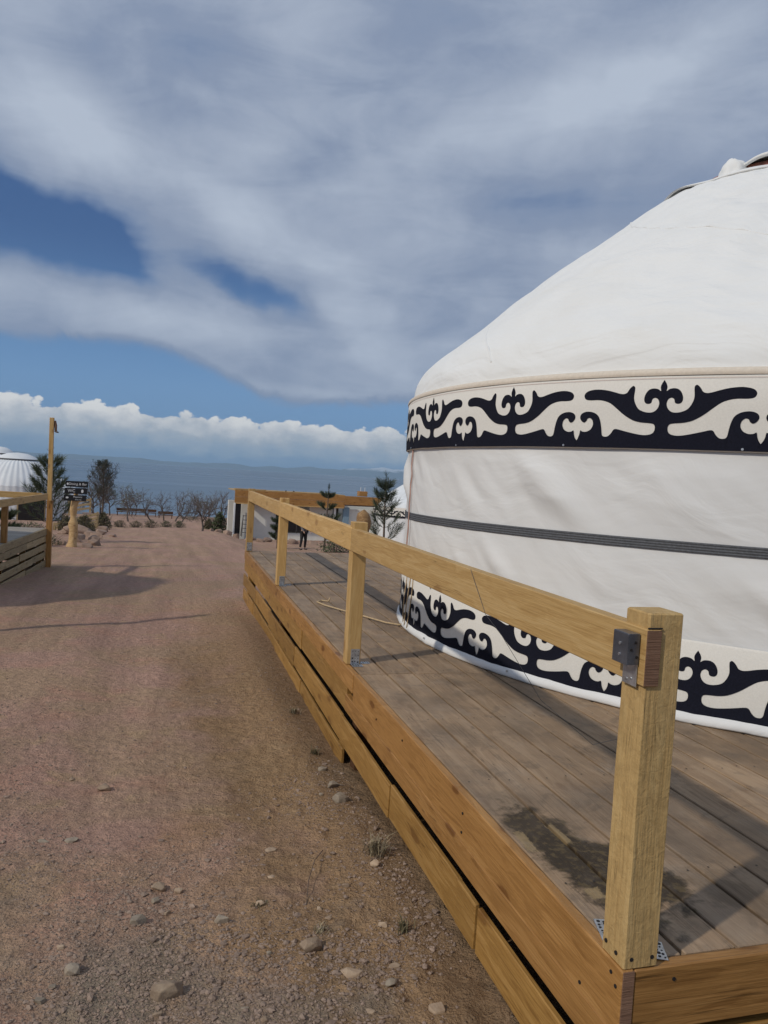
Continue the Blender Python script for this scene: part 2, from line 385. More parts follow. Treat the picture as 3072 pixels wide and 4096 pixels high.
def canvas(name, colr, folds=1., f2w=.16):
    m, t, b = material(name); tc = t.new('ShaderNodeTexCoord').outputs['Object']
    at = t.new('ShaderNodeAttribute', attribute_name='UVMap'); 
    uv = t.new('ShaderNodeUVMap').outputs[0]
    u, v_, _ = t.xyz(uv)
    # long soft folds running slightly off the ring direction
    wq = t.noise(t.comb(t.mul(u, .8), t.mul(v_, .8), 2.), 1.2, 2, .5)
    q = t.comb(t.mul(u, 1.3), t.add(t.mul(v_, 4.2), t.add(t.mul(u, 1.7), t.mul(wq, 3.))), 0.)
    f1 = t.noise(q, 1.0, 4, .45, .3); f1 = t.m('POWER', f1, 1.6)
    q2 = t.comb(t.mul(u, .5), t.add(t.mul(v_, 9.), t.add(t.mul(u, -.8), t.mul(wq, 5.))), 5.)
    f2 = t.noise(q2, 1.0, 3, .45, .2)
    weave = t.noise(tc, 420., 1, .5)
    dirt = t.noise(tc, 1.3, 5, .6)
    c = t.mix(t.mul(t.sstep(dirt, .48, .78), .35), colr, tuple(x*k for x, k in zip(colr, (.90, .875, .83))))
    t.put(b.inputs['Base Color'], c); b.inputs['Roughness'].default_value = .78; b.inputs['Specular IOR Level'].default_value = .25
    nb = t.bump(t.add(t.mul(f1, .50*folds), t.mul(f2, f2w*folds)), .06, .75)
    t.put(b.inputs['Normal'], t.bump(weave, .0006, .4, nb))
    return m
M_wall = canvas('wall_canvas', (.69, .695, .69), .62)
M_roof = canvas('roof_canvas', (.74, .75, .74), 1.0, .38)
M_farcanvas = simple('far_canvas', (.66, .69, .71), .8, 0, .01, 2, .08)

def ground_mat():
    m, t, b = material('red_dirt')
    pos = t.new('ShaderNodeNewGeometry').outputs['Position']; x, y, z = t.xyz(pos)
    p2 = t.comb(x, y, 0.)
    a = t.noise(p2, .55, 5, .6, .4); bb = t.noise(p2, 1.9, 5, .62, .3); c_ = t.noise(p2, 14., 5, .66); d = t.noise(p2, 75., 4, .7)
    col_ = t.mix(t.sstep(a, .42, .58), (.485, .305, .232), (.445, .300, .200))          # pinkish / tan
    col_ = t.mix(t.mul(t.sstep(bb, .50, .66), .6), col_, (.51, .29, .21))            # redder
    tan = t.mul(t.sstep(t.add(x, t.mul(t.sub(bb, .5), 1.8)), .05, .75), t.sstep(y, 13., 7.)); col_ = t.mix(t.mul(tan, .85), col_, (.385, .250, .130))
    sand = t.noise(p2, 2.6, 4, .55, .5); col_ = t.mix(t.mul(t.sstep(sand, .56, .68), .6), col_, (.46, .32, .19))
    gr = t.sstep(t.add(t.mul(bb, -.9), t.add(a, t.lin(y, 2., 5.5, .46, -.1))), .34, .56); col_ = t.mix(t.mul(gr, .85), col_, (.30, .245, .185))
    skirt_dark = t.mul(t.sstep(t.add(x, t.mul(t.sub(c_, .5), .5)), .95, 1.18), t.sstep(y, 13., 8.)); col_ = t.mix(t.mul(skirt_dark, .55), col_, (.15, .098, .058))  # ground colour darker close to the deck skirt
    trk = t.noise(t.comb(t.mul(x, 2.6), t.mul(y, .22), 3.), 1.0, 5, .6, .3); col_ = t.vm('SCALE', col_, t.lin(trk, .3, .7, .80, 1.18))
    col_ = t.mix(t.mul(t.sstep(y, 16., 60.), .4), col_, (.455, .30, .235))
    col_ = t.mix(t.mul(t.sstep(y, 70., 100.), .5), col_, (.24, .165, .12))
    col_ = t.vm('SCALE', col_, t.lin(c_, .25, .75, .68, 1.26)); col_ = t.vm('SCALE', col_, t.lin(d, .25, .75, .66, 1.26))  # random tone; low spots also painted darker as micro-shadows
    # rubble seen as fine relief
    vo = t.new('ShaderNodeTexVoronoi', feature='F1'); t.put(vo.inputs['Vector'], t.vm('ADD', p2, t.vm('SCALE', t.noise(p2, 20., 2, .5, color=True), .02))); vo.inputs['Scale'].default_value = 62.
    cell = t.xyz(vo.outputs['Color'])[0]
    peb = t.mul(t.sstep(vo.outputs['Distance'], .42, .2), t.sstep(cell, .66, .72))
    peb = t.mul(peb, t.sstep(t.add(c_, t.mul(gr, .2)), .48, .62))
    col_ = t.mix(t.mul(peb, .6), col_, (.40, .31, .24))
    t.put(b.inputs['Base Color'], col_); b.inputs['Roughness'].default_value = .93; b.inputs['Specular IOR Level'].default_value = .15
    hb = t.add(t.mul(d, .35), t.add(t.mul(c_, 1.3), t.mul(peb, .30)))
    t.put(b.inputs['Normal'], t.bump(hb, .055, 1.0))
    return m
M_ground = ground_mat()
def stone_mat(name, c0, c1_):
    m, t, b = material(name); tc = t.new('ShaderNodeTexCoord').outputs['Object']; oi = t.new('ShaderNodeObjectInfo').outputs['Random']
    geo = t.new('ShaderNodeNewGeometry').outputs['Random Per Island']
    n = t.noise(t.vm('ADD', tc, t.comb(t.mul(oi, 40.), 0., 0.)), 30., 5, .65)
    c = t.mix(t.lin(n, .3, .7), c0, c1_); c = t.vm('SCALE', c, t.lin(t.add(t.mul(oi, .5), t.mul(geo, .5)), 0., 1., .68, 1.28))
    t.put(b.inputs['Base Color'], c); b.inputs['Roughness'].default_value = .88
    t.put(b.inputs['Normal'], t.bump(n, .006, .8)); return m
M_stone = stone_mat('tan_stone', (.27, .19, .13), (.42, .32, .22))
M_greystone = stone_mat('grey_stone', (.225, .18, .135), (.32, .27, .205))
M_gravel = stone_mat('gravel', (.21, .15, .115), (.36, .265, .20))
M_rock = stone_mat('rock', (.20, .135, .10), (.36, .25, .19))
for mm in (M_rock,):
    for n in mm.node_tree.nodes:
        if n.type == 'TEX_NOISE': n.inputs['Scale'].default_value = 4
        if n.type == 'BUMP': n.inputs['Distance'].default_value = .05

def leafmat(name, c0, c1_, trans=.2):
    m, t, b = material(name); geo = t.new('ShaderNodeNewGeometry').outputs['Random Per Island']
    c = t.mix(geo, c0, c1_); t.put(b.inputs['Base Color'], c); b.inputs['Roughness'].default_value = .6; b.inputs['Specular IOR Level'].default_value = .2
    return m
M_needle = leafmat('pine_needles', (.05, .068, .038), (.115, .135, .075))
M_bark = simple('bark', (.115, .085, .065), .9, 0, .01, 12, .35)
M_greybark = simple('grey_bark', (.105, .085, .075), .9, 0, .01, 12, .35)
M_bud = leafmat('spring_buds', (.11, .13, .045), (.19, .20, .08))
M_shrub = leafmat('dry_shrub', (.075, .075, .04), (.17, .14, .08))
M_greenshrub = leafmat('green_shrub', (.045, .065, .03), (.10, .12, .055))
M_straw = leafmat('dry_straw', (.16, .13, .09), (.36, .30, .19))

# ------------------------------------------------------------------ setting: ground, lake, far hills
def build_ground():
    r = [0.0]; q = .55
    while q < 9000: r.append(q); q *= (1.0105 if 1.6 < q < 40 else 1.03 if q < 150 else 1.18)
    r = np.array(r)
    a = np.concatenate([np.linspace(-20, 48, 400), np.linspace(48, 340, 90)[1:-1]]); a = np.radians(a)
    na = len(a); rr, aa = np.meshgrid(r[1:], a, indexing='ij')
    X = rr*np.sin(aa); Y = rr*np.cos(aa); Z = ground_z(X, Y)
    V = np.concatenate([[[0, 0, gz(0, 0)]], np.stack([X, Y, Z], -1).reshape(-1, 3)])
    nr = len(r)-1; F = []
    i, j = np.meshgrid(np.arange(nr-1), np.arange(na), indexing='ij'); j2 = (j+1) % na
    Q = np.stack([1+i*na+j, 1+i*na+j2, 1+(i+1)*na+j2, 1+(i+1)*na+j], -1).reshape(-1, 4)[:, ::-1]
    F = [tuple(f) for f in Q.tolist()] + [(0, 1+(k+1) % na, 1+k) for k in range(na)]
    o = link('ground', mesh(V.tolist(), F, True), M_ground); tag(o, 'reddish brown dirt path running down to the lake', kind='structure')
build_ground()
def build_lake():
    m, t, b = material('lake_water')
    pos = t.new('ShaderNodeNewGeometry').outputs['Position']; x, y, z = t.xyz(pos)
    q = t.comb(t.mul(x, .35), y, 0.)
    n1 = t.noise(q, .5, 5, .62); n2 = t.noise(t.comb(t.mul(x, .0012), t.mul(y, .006), 0.), 1.0, 4, .6)
    c = t.mix(n2, (.075, .125, .185), (.095, .150, .205))
    t.put(b.inputs['Base Color'], c); b.inputs['IOR'].default_value = 1.33
    t.put(b.inputs['Roughness'], t.lin(n2, .3, .7, .22, .40))
    t.put(b.inputs['Normal'], t.bump(n1, .5, .35))
    ys = [70, 300, 1500, 6000, 23000]; xs = np.linspace(-1, 1, 9)
    V = []; F = []
    for y_ in ys:
        for x_ in xs: V.append((x_*(y_*1.5+900), y_, LAKE))
    for i in range(4):
        for j in range(8): k = i*9+j; F.append((k, k+1, k+10, k+9))
    tag(link('lake', mesh(V, F), m), 'calm blue grey lake reaching the horizon', kind='structure')
build_lake()
def build_hills():
    m, t, b = material('far_mountain')
    pos = t.new('ShaderNodeNewGeometry').outputs['Position']; x, y, z = t.xyz(pos)
    n = t.noise(t.vm('MULTIPLY', pos, (.0016, .0016, .006)), 1.0, 6, .65)
    snow = t.mul(t.sstep(t.add(t.mul(z, .0030), n), .98, 1.2), .8)
    t.put(b.inputs['Base Color'], t.mix(snow, (.15, .20, .25), (.60, .66, .74))); b.inputs['Roughness'].default_value = .95  # base colour pulled towards haze blue so the ridge fades
    b.inputs['Specular IOR Level'].default_value = 0
    nx, ny = 420, 26; V = []; F = []
    xs = np.linspace(-15000, 26000, nx); ys = np.linspace(0, 1, ny)
    XX, YY = np.meshgrid(xs, ys, indexing='ij')
    H = 60+95*np.abs(fbm(XX, YY*3000, .00022, 5, 3))+180*ss(XX, 1500, 9000)+120*(fbm(XX, XX*0, .0005, 4, 5)+.3)
    Z = LAKE-6 + H*np.sin(np.clip(YY, 0, 1)*math.pi*.62)**1.1*(.72+.8*np.abs(fbm(XX, YY*2500, .0011, 4, 8)))
    Yw = 20200+YY*2300+fbm(XX, YY, .0004, 2, 2)*500
    V = np.stack([XX, Yw, Z], -1).reshape(-1, 3)
    for i in range(nx-1):
        for j in range(ny-1): k = i*ny+j; F.append((k, k+ny, k+ny+1, k+1))
    tag(link('hills', mesh(V.tolist(), F, True), m), 'faint blue snow streaked mountains across the lake', kind='structure')
build_hills()

def build_haze():
    m = bpy.data.materials.new('haze'); m.use_nodes = True; nt = m.node_tree; nt.nodes.clear()
    v = nt.nodes.new('ShaderNodeVolumePrincipled'); o = nt.nodes.new('ShaderNodeOutputMaterial'); nt.links.new(v.outputs[0], o.inputs['Volume'])
    v.inputs['Color'].default_value = (.55, .78, 1, 1); v.inputs['Density'].default_value = 4e-5; v.inputs['Anisotropy'].default_value = .0
    x0, x1, y0, y1, z0, z1 = -30000, 42000, -12000, 26000, -14, 800
    V = [(x, y, z) for x in (x0, x1) for y in (y0, y1) for z in (z0, z1)]
    F = [(0, 1, 3, 2), (4, 6, 7, 5), (0, 4, 5, 1), (2, 3, 7, 6), (0, 2, 6, 4), (1, 5, 7, 3)]
    tag(link('haze', mesh(V, F), m), 'thin blue air haze over the lake', kind='stuff')
HAZE = True
if HAZE: build_haze()

# ------------------------------------------------------------------ deck (right)
def ex(y):                                        # outer face of the deck edge at distance y
    return 1.262 + .0030*(y-1.75) if y < 5.07 else 1.272 + .0090*(y-5.07)
DY0, DY1, DX1 = 1.752, 12.45, 9.6
deck = thing('wooden_deck', 'long weathered grey plank deck with orange brown fascia boards under the big white yurt', 'deck', (5.4, 7.1, -.7))
def build_deck():
    k = 0; wd = .187
    while True:
        x0 = 1.302+k*wd
        if x0 > DX1: break
        for (a, b) in ((DY0+.042, 4.842), (4.850, 8.852), (8.858, DY1)):
            sh = lambda y: (ex(y)-1.262)
            xm = x0+wd/2; zz = -.0175+random.uniform(-.0016, .0016)
            g = random.uniform(.011, .017)
            j0, j1 = random.uniform(0, .004), random.uniform(0, .004)
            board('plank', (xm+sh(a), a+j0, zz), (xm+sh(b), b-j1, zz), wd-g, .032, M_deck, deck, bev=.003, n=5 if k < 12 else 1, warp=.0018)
        k += 1
    # left fascia, near run (two boards with a groove) and the lower board behind a gap
    def run(y0, y1, ztop, h, off, mat, t=.04, n=6, warp=.004, rough=0.):
        yy = [y0, y1]
        board('fascia_board', (ex(y0)+t/2+off, y0, ztop-h/2), (ex(y1)+t/2+off, y1, ztop-h/2), t, h, mat, deck, bev=.004, n=n, warp=warp, rough=rough)
    run(DY0, 4.84, .0, .188, 0, M_stain)
    run(DY0+.01, 5.055, -.1895, .113, .001, M_stain)
    run(4.846, 8.30, -.001, .130, -.004, M_stain); run(8.306, DY1, -.001, .130, -.003, M_stain)
    run(5.06, 6.9, -.133, .180, .014, M_stain2); run(6.905, 9.3, -.133, .183, .006, M_stain2); run(9.306, DY1, -.133, .180, .008, M_stain2)
    for y0, y1, dz_, off in ((.55, 2.02, 0, .0), (2.025, 2.70, -.006, .004), (2.706, 2.90, .004, -.005), (2.905, 3.9, -.002, .002), (3.905, 5.12, -.006, -.004),
                             (5.125, 7.2, -.004, .003), (7.206, 9.1, -.010, -.003), (9.105, 10.6, -.002, .004), (10.605, DY1-.05, -.008, -.002)):
        if y1 < DY0+.1: continue
        run(max(y0, DY0+.02), y1, -.352+dz_, .185, off-.003, M_stain2, t=.022, n=5, warp=.005, rough=.0006)
    for y0, y1, dz_, off in ((5.075, 6.8, -.002, .004), (6.805, 8.5, .004, -.004), (8.505, 10.9, -.006, .004), (10.905, DY1-.1, -.002, -.003)):
        run(y0, y1, -.580+dz_, .175, off, M_stain2, t=.022, n=5, warp=.006, rough=.0006)
    # front fascia (runs to the right)
    board('fascia_board', (1.304, DY0+.02, -.094), (5.4, DY0+.02, -.094), .04, .184, M_stain, deck, bev=.004, n=6, warp=.003)
    board('fascia_board', (5.406, DY0+.02, -.094), (DX1, DY0+.02, -.094), .04, .184, M_stain, deck, bev=.004, n=2)
    board('fascia_board', (1.33, DY0+.03, -.31), (DX1, DY0+.03, -.31), .04, .18, M_stain2, deck, bev=.004, n=2)
    board('fascia_board', (1.36, DY1+.03, -.13), (DX1, DY1+.03, -.13), .04, .22, M_stain, deck, bev=.004)
    # end grain caps of the left boards at the near corner
    board('end_cap', (1.2655, DY0-.0015, -.094), (1.301, DY0-.0015, -.094), .003, .184, M_endg, deck, bev=.0005)
    # footings and joists
    for y_ in (1.95, 4.99, 8.45, 11.75):
        for x_ in (1.39, 3.9, 6.4, 9.2):
            b0 = gz(x_, y_)-.1
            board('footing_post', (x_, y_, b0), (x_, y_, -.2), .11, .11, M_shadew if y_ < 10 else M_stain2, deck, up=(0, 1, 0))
    for y_ in np.arange(2.2, 12.4, .85):
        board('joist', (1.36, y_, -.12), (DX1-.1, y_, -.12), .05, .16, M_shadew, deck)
build_deck()
def screws():
    parts = []
    for k in range(16):
        for y_ in list(np.arange(2.2, 12.4, .85))+[4.80, 4.90, 8.80, 8.91]:
            for s_ in (.045, .142):
                x_ = 1.302+k*.187+s_+(ex(y_)-1.262)+random.uniform(-.006, .006); yy = y_+random.uniform(-.012, .012)
                parts.append(([(x_+.0042*math.cos(a), yy+.0042*math.sin(a), .0012) for a in np.linspace(0, 6.283, 7)[:6]], [tuple(range(6))]))
    V, F = merge(parts); o = link('screw_heads', mesh(V, F), M_hole, deck); o['kind'] = 'stuff'
screws()
def disc(c, nrm, r, h=.0015, k=10):
    c, nrm = Vector(c), Vector(nrm).normalized(); return tubemesh([c-nrm*.002, c+nrm*h], r, k)
for (p, n) in (((1.2605, 1.80, -.03), (-1, 0, 0)), ((1.2605, 1.775, -.055), (-1, 0, 0)), ((1.2605, 1.95, -.16), (-1, 0, 0)), ((1.43, 1.751, -.04), (0, -1, 0)),
               ((1.2625, 2.9, -.07), (-1, 0, 0)), ((1.2625, 2.9, -.15), (-1, 0, 0)), ((1.265, 3.75, -.06), (-1, 0, 0)), ((1.266, 4.25, -.11), (-1, 0, 0))):
    V, F = disc(p, n, .0055); link('screw', mesh(V, F), M_hole, deck)

# ------------------------------------------------------------------ railing (right)
rail = thing('wooden_railing', 'fresh pine post and rail fence along the left edge of the big deck', 'railing', (1.3, 7, 0))
def perforated(parent, c, ux, uy, a, b, t=.003, n=(5, 4), seed=1, name='bracket_plate'):
    """galvanised plate with a grid of dark holes; c = centre, ux/uy unit vectors"""
    c, ux, uy = Vector(c), Vector(ux), Vector(uy); nz = ux.cross(uy)
    pl = link(name, boardmesh(a, b, t, .0008), M_galv, parent, axesM(c, ux, uy, nz))
    rr = random.Random(seed); parts = []
    for i in range(n[0]):
        for j in range(n[1]):
            q = c+ux*((i+.5)/n[0]-.5+rr.uniform(-.03, .03))*a*.94+uy*((j+.5)/n[1]-.5+rr.uniform(-.03, .03))*b*.92
            parts.append(tubemesh([q-nz*.001, q+nz*(t/2+.0008)], rr.choice((.003, .0045, .0058)), 8))
    V, F = merge(parts); link('hole', mesh(V, F), M_hole, pl)
    return pl
def build_rail():
    # near corner post
    board('post', (1.3215, 1.8085, .0008), (1.3195, 1.8085, .982), .108, .107, M_post, rail, up=(0, 1, 0), bev=.004, n=26, warp=.003, rough=.0012)
    for y_, x_, top_, s in ((5.10, 1.328, .985, .1), (8.72, 1.362, 1.0, .1)):
        board('post', (x_, y_+.05, .0008), (x_, y_+.05, top_), s, s, M_fresh, rail, up=(0, 1, 0), bev=.004, n=6, warp=.003)
    board('post', (1.388, 12.35, .0008), (1.388, 12.35, 1.0), .1, .1, M_fresh, rail, up=(0, 1, 0), bev=.004)
    # rails
    board('rail_board', (1.2805, 1.7500, .862), (1.2965, 5.145, .862), .048, .155, M_fresh, rail, bev=.003, n=14, warp=.0025)
    board('rail_board', (1.295, 5.150, .865), (1.334, 8.76, .870), .05, .165, M_fresh, rail, bev=.006, n=10, warp=.006)
    board('rail_board', (1.334, 8.766, .870), (1.365, 12.40, .885), .05, .165, M_fresh, rail, bev=.006, n=8, warp=.006)
    board('end_cap', (1.2585, 1.7492, .862), (1.3025, 1.7492, .862), .003, .150, M_endg, rail, bev=.0005)
    # black slot over the notch
    board('notch_gap', (1.2610, 1.7515, .9425), (1.306, 1.7515, .9425), .003, .004, M_hole, rail)
    # dark steel angle on the rail beside the post
    bx0, bx1, by0, by1, z0, z1 = 1.217, 1.2535, 1.772, 1.842, .838, .922
    br = board('bracket', (bx0+.0015, by0, (z0+z1)/2), (bx0+.0015, by1, (z0+z1)/2), .003, z1-z0, M_dark_metal, rail, bev=.001)
    board('bracket_flange', (bx0+.003, by0+.0015, (z0+z1)/2), (bx1, by0+.0015, (z0+z1)/2), .003, z1-z0-.002, M_dark_metal, br, bev=.001)
    board('bracket_flange', (bx0+.001, (by0+by1)/2, z1), (bx1, (by0+by1)/2, z1), by1-by0, .003, M_dark_metal, br, bev=.001)
    board('bracket_flange', (bx1+.0005, by0+.004, .812), (bx1+.0005, by1-.002, .812), .003, .070, M_galv, br, bev=.001)
    for q, r in (((bx0-.0008, 1.808, .892), .005), ((bx0-.0008, 1.808, .862), .004)):
        V, F = disc(q, (-1, 0, 0), r); link('rivet', mesh(V, F), M_galv, br)
    for q in ((1.24, by0-.0003, .900), (1.246, by0-.0003, .86), (1.228, by0-.0003, .88)):
        V, F = disc(q, (0, -1, 0), .004); link('screw', mesh(V, F), M_hole, br)
    for q in ((bx1-.001, 1.80, .795), (bx1-.001, 1.82, .79)):
        V, F = disc(q, (-1, 0, 0), .0045); link('rivet', mesh(V, F), M_galv, br)
    for q in ((1.29, 1.7545, .03), (1.355, 1.7545, .03), (1.2642, 1.79, .03), (1.2642, 1.84, .035)):
        V, F = disc(q, (0, -1, 0) if q[1] < 1.76 else (-1, 0, 0), .0058); link('screw', mesh(V, F), M_hole, rail)
    # perforated plates at the foot of the near post
    d1 = Vector((.92, -.39, 0)).normalized(); perforated(rail, (1.40, 1.825, .0022), d1, Vector((-d1.y, d1.x, 0)), .085, .085, n=(6, 5), seed=3)
    d2 = Vector((.3, .95, 0)).normalized(); perforated(rail, (1.335, 1.925, .0022), d2, Vector((-d2.y, d2.x, 0)), .12, .07, n=(7, 4), seed=5)
    # angle brackets on the middle posts
    for (x_, y_) in ((1.328, 5.10), (1.362, 8.72)):
        perforated(rail, (x_+.012, y_-.0018, .055), (1, 0, 0), (0, 0, 1), .062, .105, n=(3, 4), seed=int(y_))
        perforated(rail, (x_+.02, y_-.037, .0022), (1, 0, 0), (0, 1, 0), .075, .062, n=(4, 3), seed=int(y_)+1)
        perforated(rail, (x_+.090, y_+.035, .0022), (1, 0, 0), (0, 1, 0), .07, .05, n=(4, 3), seed=int(y_)+2)
    perforated(rail, (1.388, 12.298, .08), (1, 0, 0), (0, 0, 1), .08, .13, n=(3, 4), seed=9)
    # split in the rail near the corner: a small raised lip and dark slit
    V = []; F = []; n = 12
    for i in range(n+1):
        u = i/n; y_ = 2.44+.10*u; h = .008*math.sin(math.pi*u)
        V += [(1.2615, y_, .866-.004*u+h), (1.2615, y_, .866-.004*u-h*.7)]
    for i in range(n): F.append((2*i, 2*i+2, 2*i+3, 2*i+1))
    link('split_knot', mesh(V, F), M_endg, rail)
build_rail()

# ------------------------------------------------------------------ yurts
PROF = [(3.34, 2.02), (3.335, 2.08), (3.317, 2.16), (3.24, 2.298), (3.15, 2.387), (3.07, 2.46), (2.9, 2.605), (2.7, 2.775), (2.48, 2.957), (2.2, 3.179), (1.84, 3.459), (1.5, 3.717), (1.22, 3.93), (1.1, 4.01), (1.0, 4.065), (.9, 4.10), (.8, 4.125), (.4, 4.13)]
PR = np.array(PROF)
MOT = [(0.0, 0.857), (0.026, 0.804), (0.036, 0.758), (0.030, 0.709), (0.061, 0.735), (0.111, 0.745), (0.155, 0.731), (0.187, 0.692), (0.206, 0.634), (0.206, 0.580), (0.186, 0.546), (0.153, 0.539), (0.127, 0.554), (0.119, 0.593), (0.103, 0.614), (0.078, 0.617), (0.052, 0.593), (0.040, 0.541), (0.054, 0.481), (0.091, 0.436), (0.141, 0.423), (0.204, 0.435), (0.265, 0.472), (0.306, 0.549), (0.323, 0.626), (0.318, 0.719), (0.319, 0.765), (0.338, 0.786), (0.360, 0.770), (0.382, 0.736), (0.401, 0.696), (0.434, 0.678), (0.479, 0.686), (0.548, 0.715), (0.632, 0.742), (0.73, 0.752), (0.814, 0.730), (0.851, 0.686), (0.847, 0.638), (0.82, 0.610), (0.763, 0.602), (0.701, 0.603), (0.636, 0.591), (0.565, 0.553), (0.492, 0.474), (0.421, 0.395), (0.325, 0.322), (0.233, 0.292), (0.144, 0.283), (0.086, 0.269), (0.068, 0.22), (0.080, 0.16), (0.122, 0.128), (0.197, 0.12), (0.3, 0.14), (0.407, 0.172), (0.488, 0.199), (0.517, 0.186), (0.538, 0.139), (0.568, 0.099), (0.604, 0.092), (0.630, 0.118), (0.641, 0.207), (0.655, 0.301), (0.680, 0.380), (0.729, 0.428), (0.795, 0.445), (0.850, 0.432), (0.884, 0.398), (0.888, 0.350), (0.862, 0.305), (0.832, 0.292), (0.808, 0.317), (0.797, 0.345), (0.769, 0.353), (0.740, 0.317), (0.733, 0.253), (0.758, 0.19), (0.805, 0.160), (0.849, 0.163), (0.876, 0.179), (0.885, 0.124), (0.900, 0.076), (0.922, 0.037)]
def motif(sub=3):
    P = []
    for u, v_ in MOT:
        s = float(ss(u, .3, .9)); P.append((u+.078*s, v_+.06))
    P = np.array(P); out = []
    Q = np.vstack([2*P[0]-P[1], P, 2*P[-1]-P[-2]])
    for i in range(len(P)-1):
        a, b, c, d = Q[i:i+4]
        for k in range(sub):
            t = k/sub
            out.append(.5*((2*b)+(c-a)*t+(2*a-5*b+4*c-d)*t*t+(3*b-a-3*c+d)*t**3))
    out.append(P[-1]); return np.array(out)
MPOLY = {s: motif(s) for s in (1, 3)}
def ornament(R, z0, h, a0, nm, period, sub=3, cuts=1.5, zoff=0., lo=0, hi=None, C=(0, 0), wob=None):
    """black counterchange band; one closed outline per period, sliced so that it follows the wall's curve"""
    hi = nm if hi is None else hi
    half = MPOLY[sub]; H = period/2
    poly = [(-u*H, v_*h) for u, v_ in half[::-1][:-1]] + [(u*H, v_*h) for u, v_ in half] + [(H, 0), (-H, 0)]
    bm = bmesh.new(); f = bm.faces.new([bm.verts.new((x, y, 0)) for x, y in poly])
    x = -H+cuts
    while x < H-.01:
        bmesh.ops.bisect_plane(bm, geom=bm.verts[:]+bm.edges[:]+bm.faces[:], plane_co=(x, 0, 0), plane_no=(1, 0, 0)); x += cuts
    bmesh.ops.triangulate(bm, faces=bm.faces[:]); bm.verts.index_update()
    V0 = [(v_.co.x, v_.co.y) for v_ in bm.verts]; F0 = [tuple(v_.index for v_ in f.verts) for f in bm.faces]; bm.free()
    V = []; F = []
    for k in range(lo, hi):
        o = len(V)
        for a, z in V0:
            an = R_(a0+k*period+a); r = R if wob is None else R+wob(math.degrees(an), z0+z)
            V.append((C[0]+r*math.cos(an), C[1]+r*math.sin(an), z0+z+zoff))
        F += [tuple(i+o for i in q) for q in F0]
    return V, F
def lathe(prof, C, angs, wob=None, uvscale=1.):
    V = []; F = []; UV = []
    n, m_ = len(prof), len(angs); s = 0; S = [0]
    for i in range(1, n): s += math.dist(prof[i], prof[i-1]); S.append(s)
    closed = abs((angs[-1]-angs[0])-360) < 1e-6
    for i, (r, z) in enumerate(prof):
        for a in angs:
            d, e = wob(a, r, z) if wob else (0, 0)
            V.append((C[0]+(r+d)*math.cos(R_(a)), C[1]+(r+d)*math.sin(R_(a)), z+e))
    for i in range(n-1):
        for j in range(m_-1): k = i*m_+j; F.append((k, k+1, k+m_+1, k+m_))
    me = mesh(V, F, True)
    uvl = me.uv_layers.new(name='UVMap'); idx = np.empty(len(me.loops), int); me.loops.foreach_get('vertex_index', idx)
    ang = np.array(angs)[idx % m_]; sv = np.array(S)[idx//m_]
    uv = np.stack([np.radians(ang)*3.3, sv], -1).ravel(); uvl.data.foreach_set('uv', uv)
    return me
def dens_angles(): return list(np.linspace(-215, -85, 420)) + list(np.linspace(-85, 145, 70))[1:]
CY = (5.44, 5.97)
def wallwob(a, r, z):
    y = a*3.3*math.pi/180
    n1 = mn.noise(Vector((y*1.1+z*1.5, z*.55-y*.25, 3.1)))         # diagonal drapes
    n2 = mn.noise(Vector((y*3.4+z*3.2, z*1.2, 8.4)))
    n3 = mn.noise(Vector((y*9+z*9, z*2.4-y*2, 1.4)))
    pin = min(abs(z-.99)/.25, 1)
    k = min(1, (1.57-z)/.15) if z < 1.57 else 0
    lo = min(1, max(0, (z-.44)/.12)); k = max(0, k)*lo
    fold = max(0, n2)**1.3
    return ((.026*n1+.060*fold*pin+.006*n3)*k*(.5+.5*pin), 0)
yurt = thing('big_yurt', 'big white canvas yurt with black scroll ornament bands filling the right side', 'yurt', (CY[0], CY[1], 0))
def rsmooth(prof, n):
    P = np.array(prof); s = np.r_[0, np.cumsum(np.hypot(*np.diff(P, axis=0).T))]; t = np.linspace(0, s[-1], n)
    x, z = np.interp(t, s, P[:, 0]), np.interp(t, s, P[:, 1])
    for _ in range(3):
        x[1:-1] = (x[:-2]+2*x[1:-1]+x[2:])/4; z[1:-1] = (z[:-2]+2*z[1:-1]+z[2:])/4
    return list(zip(x, z))
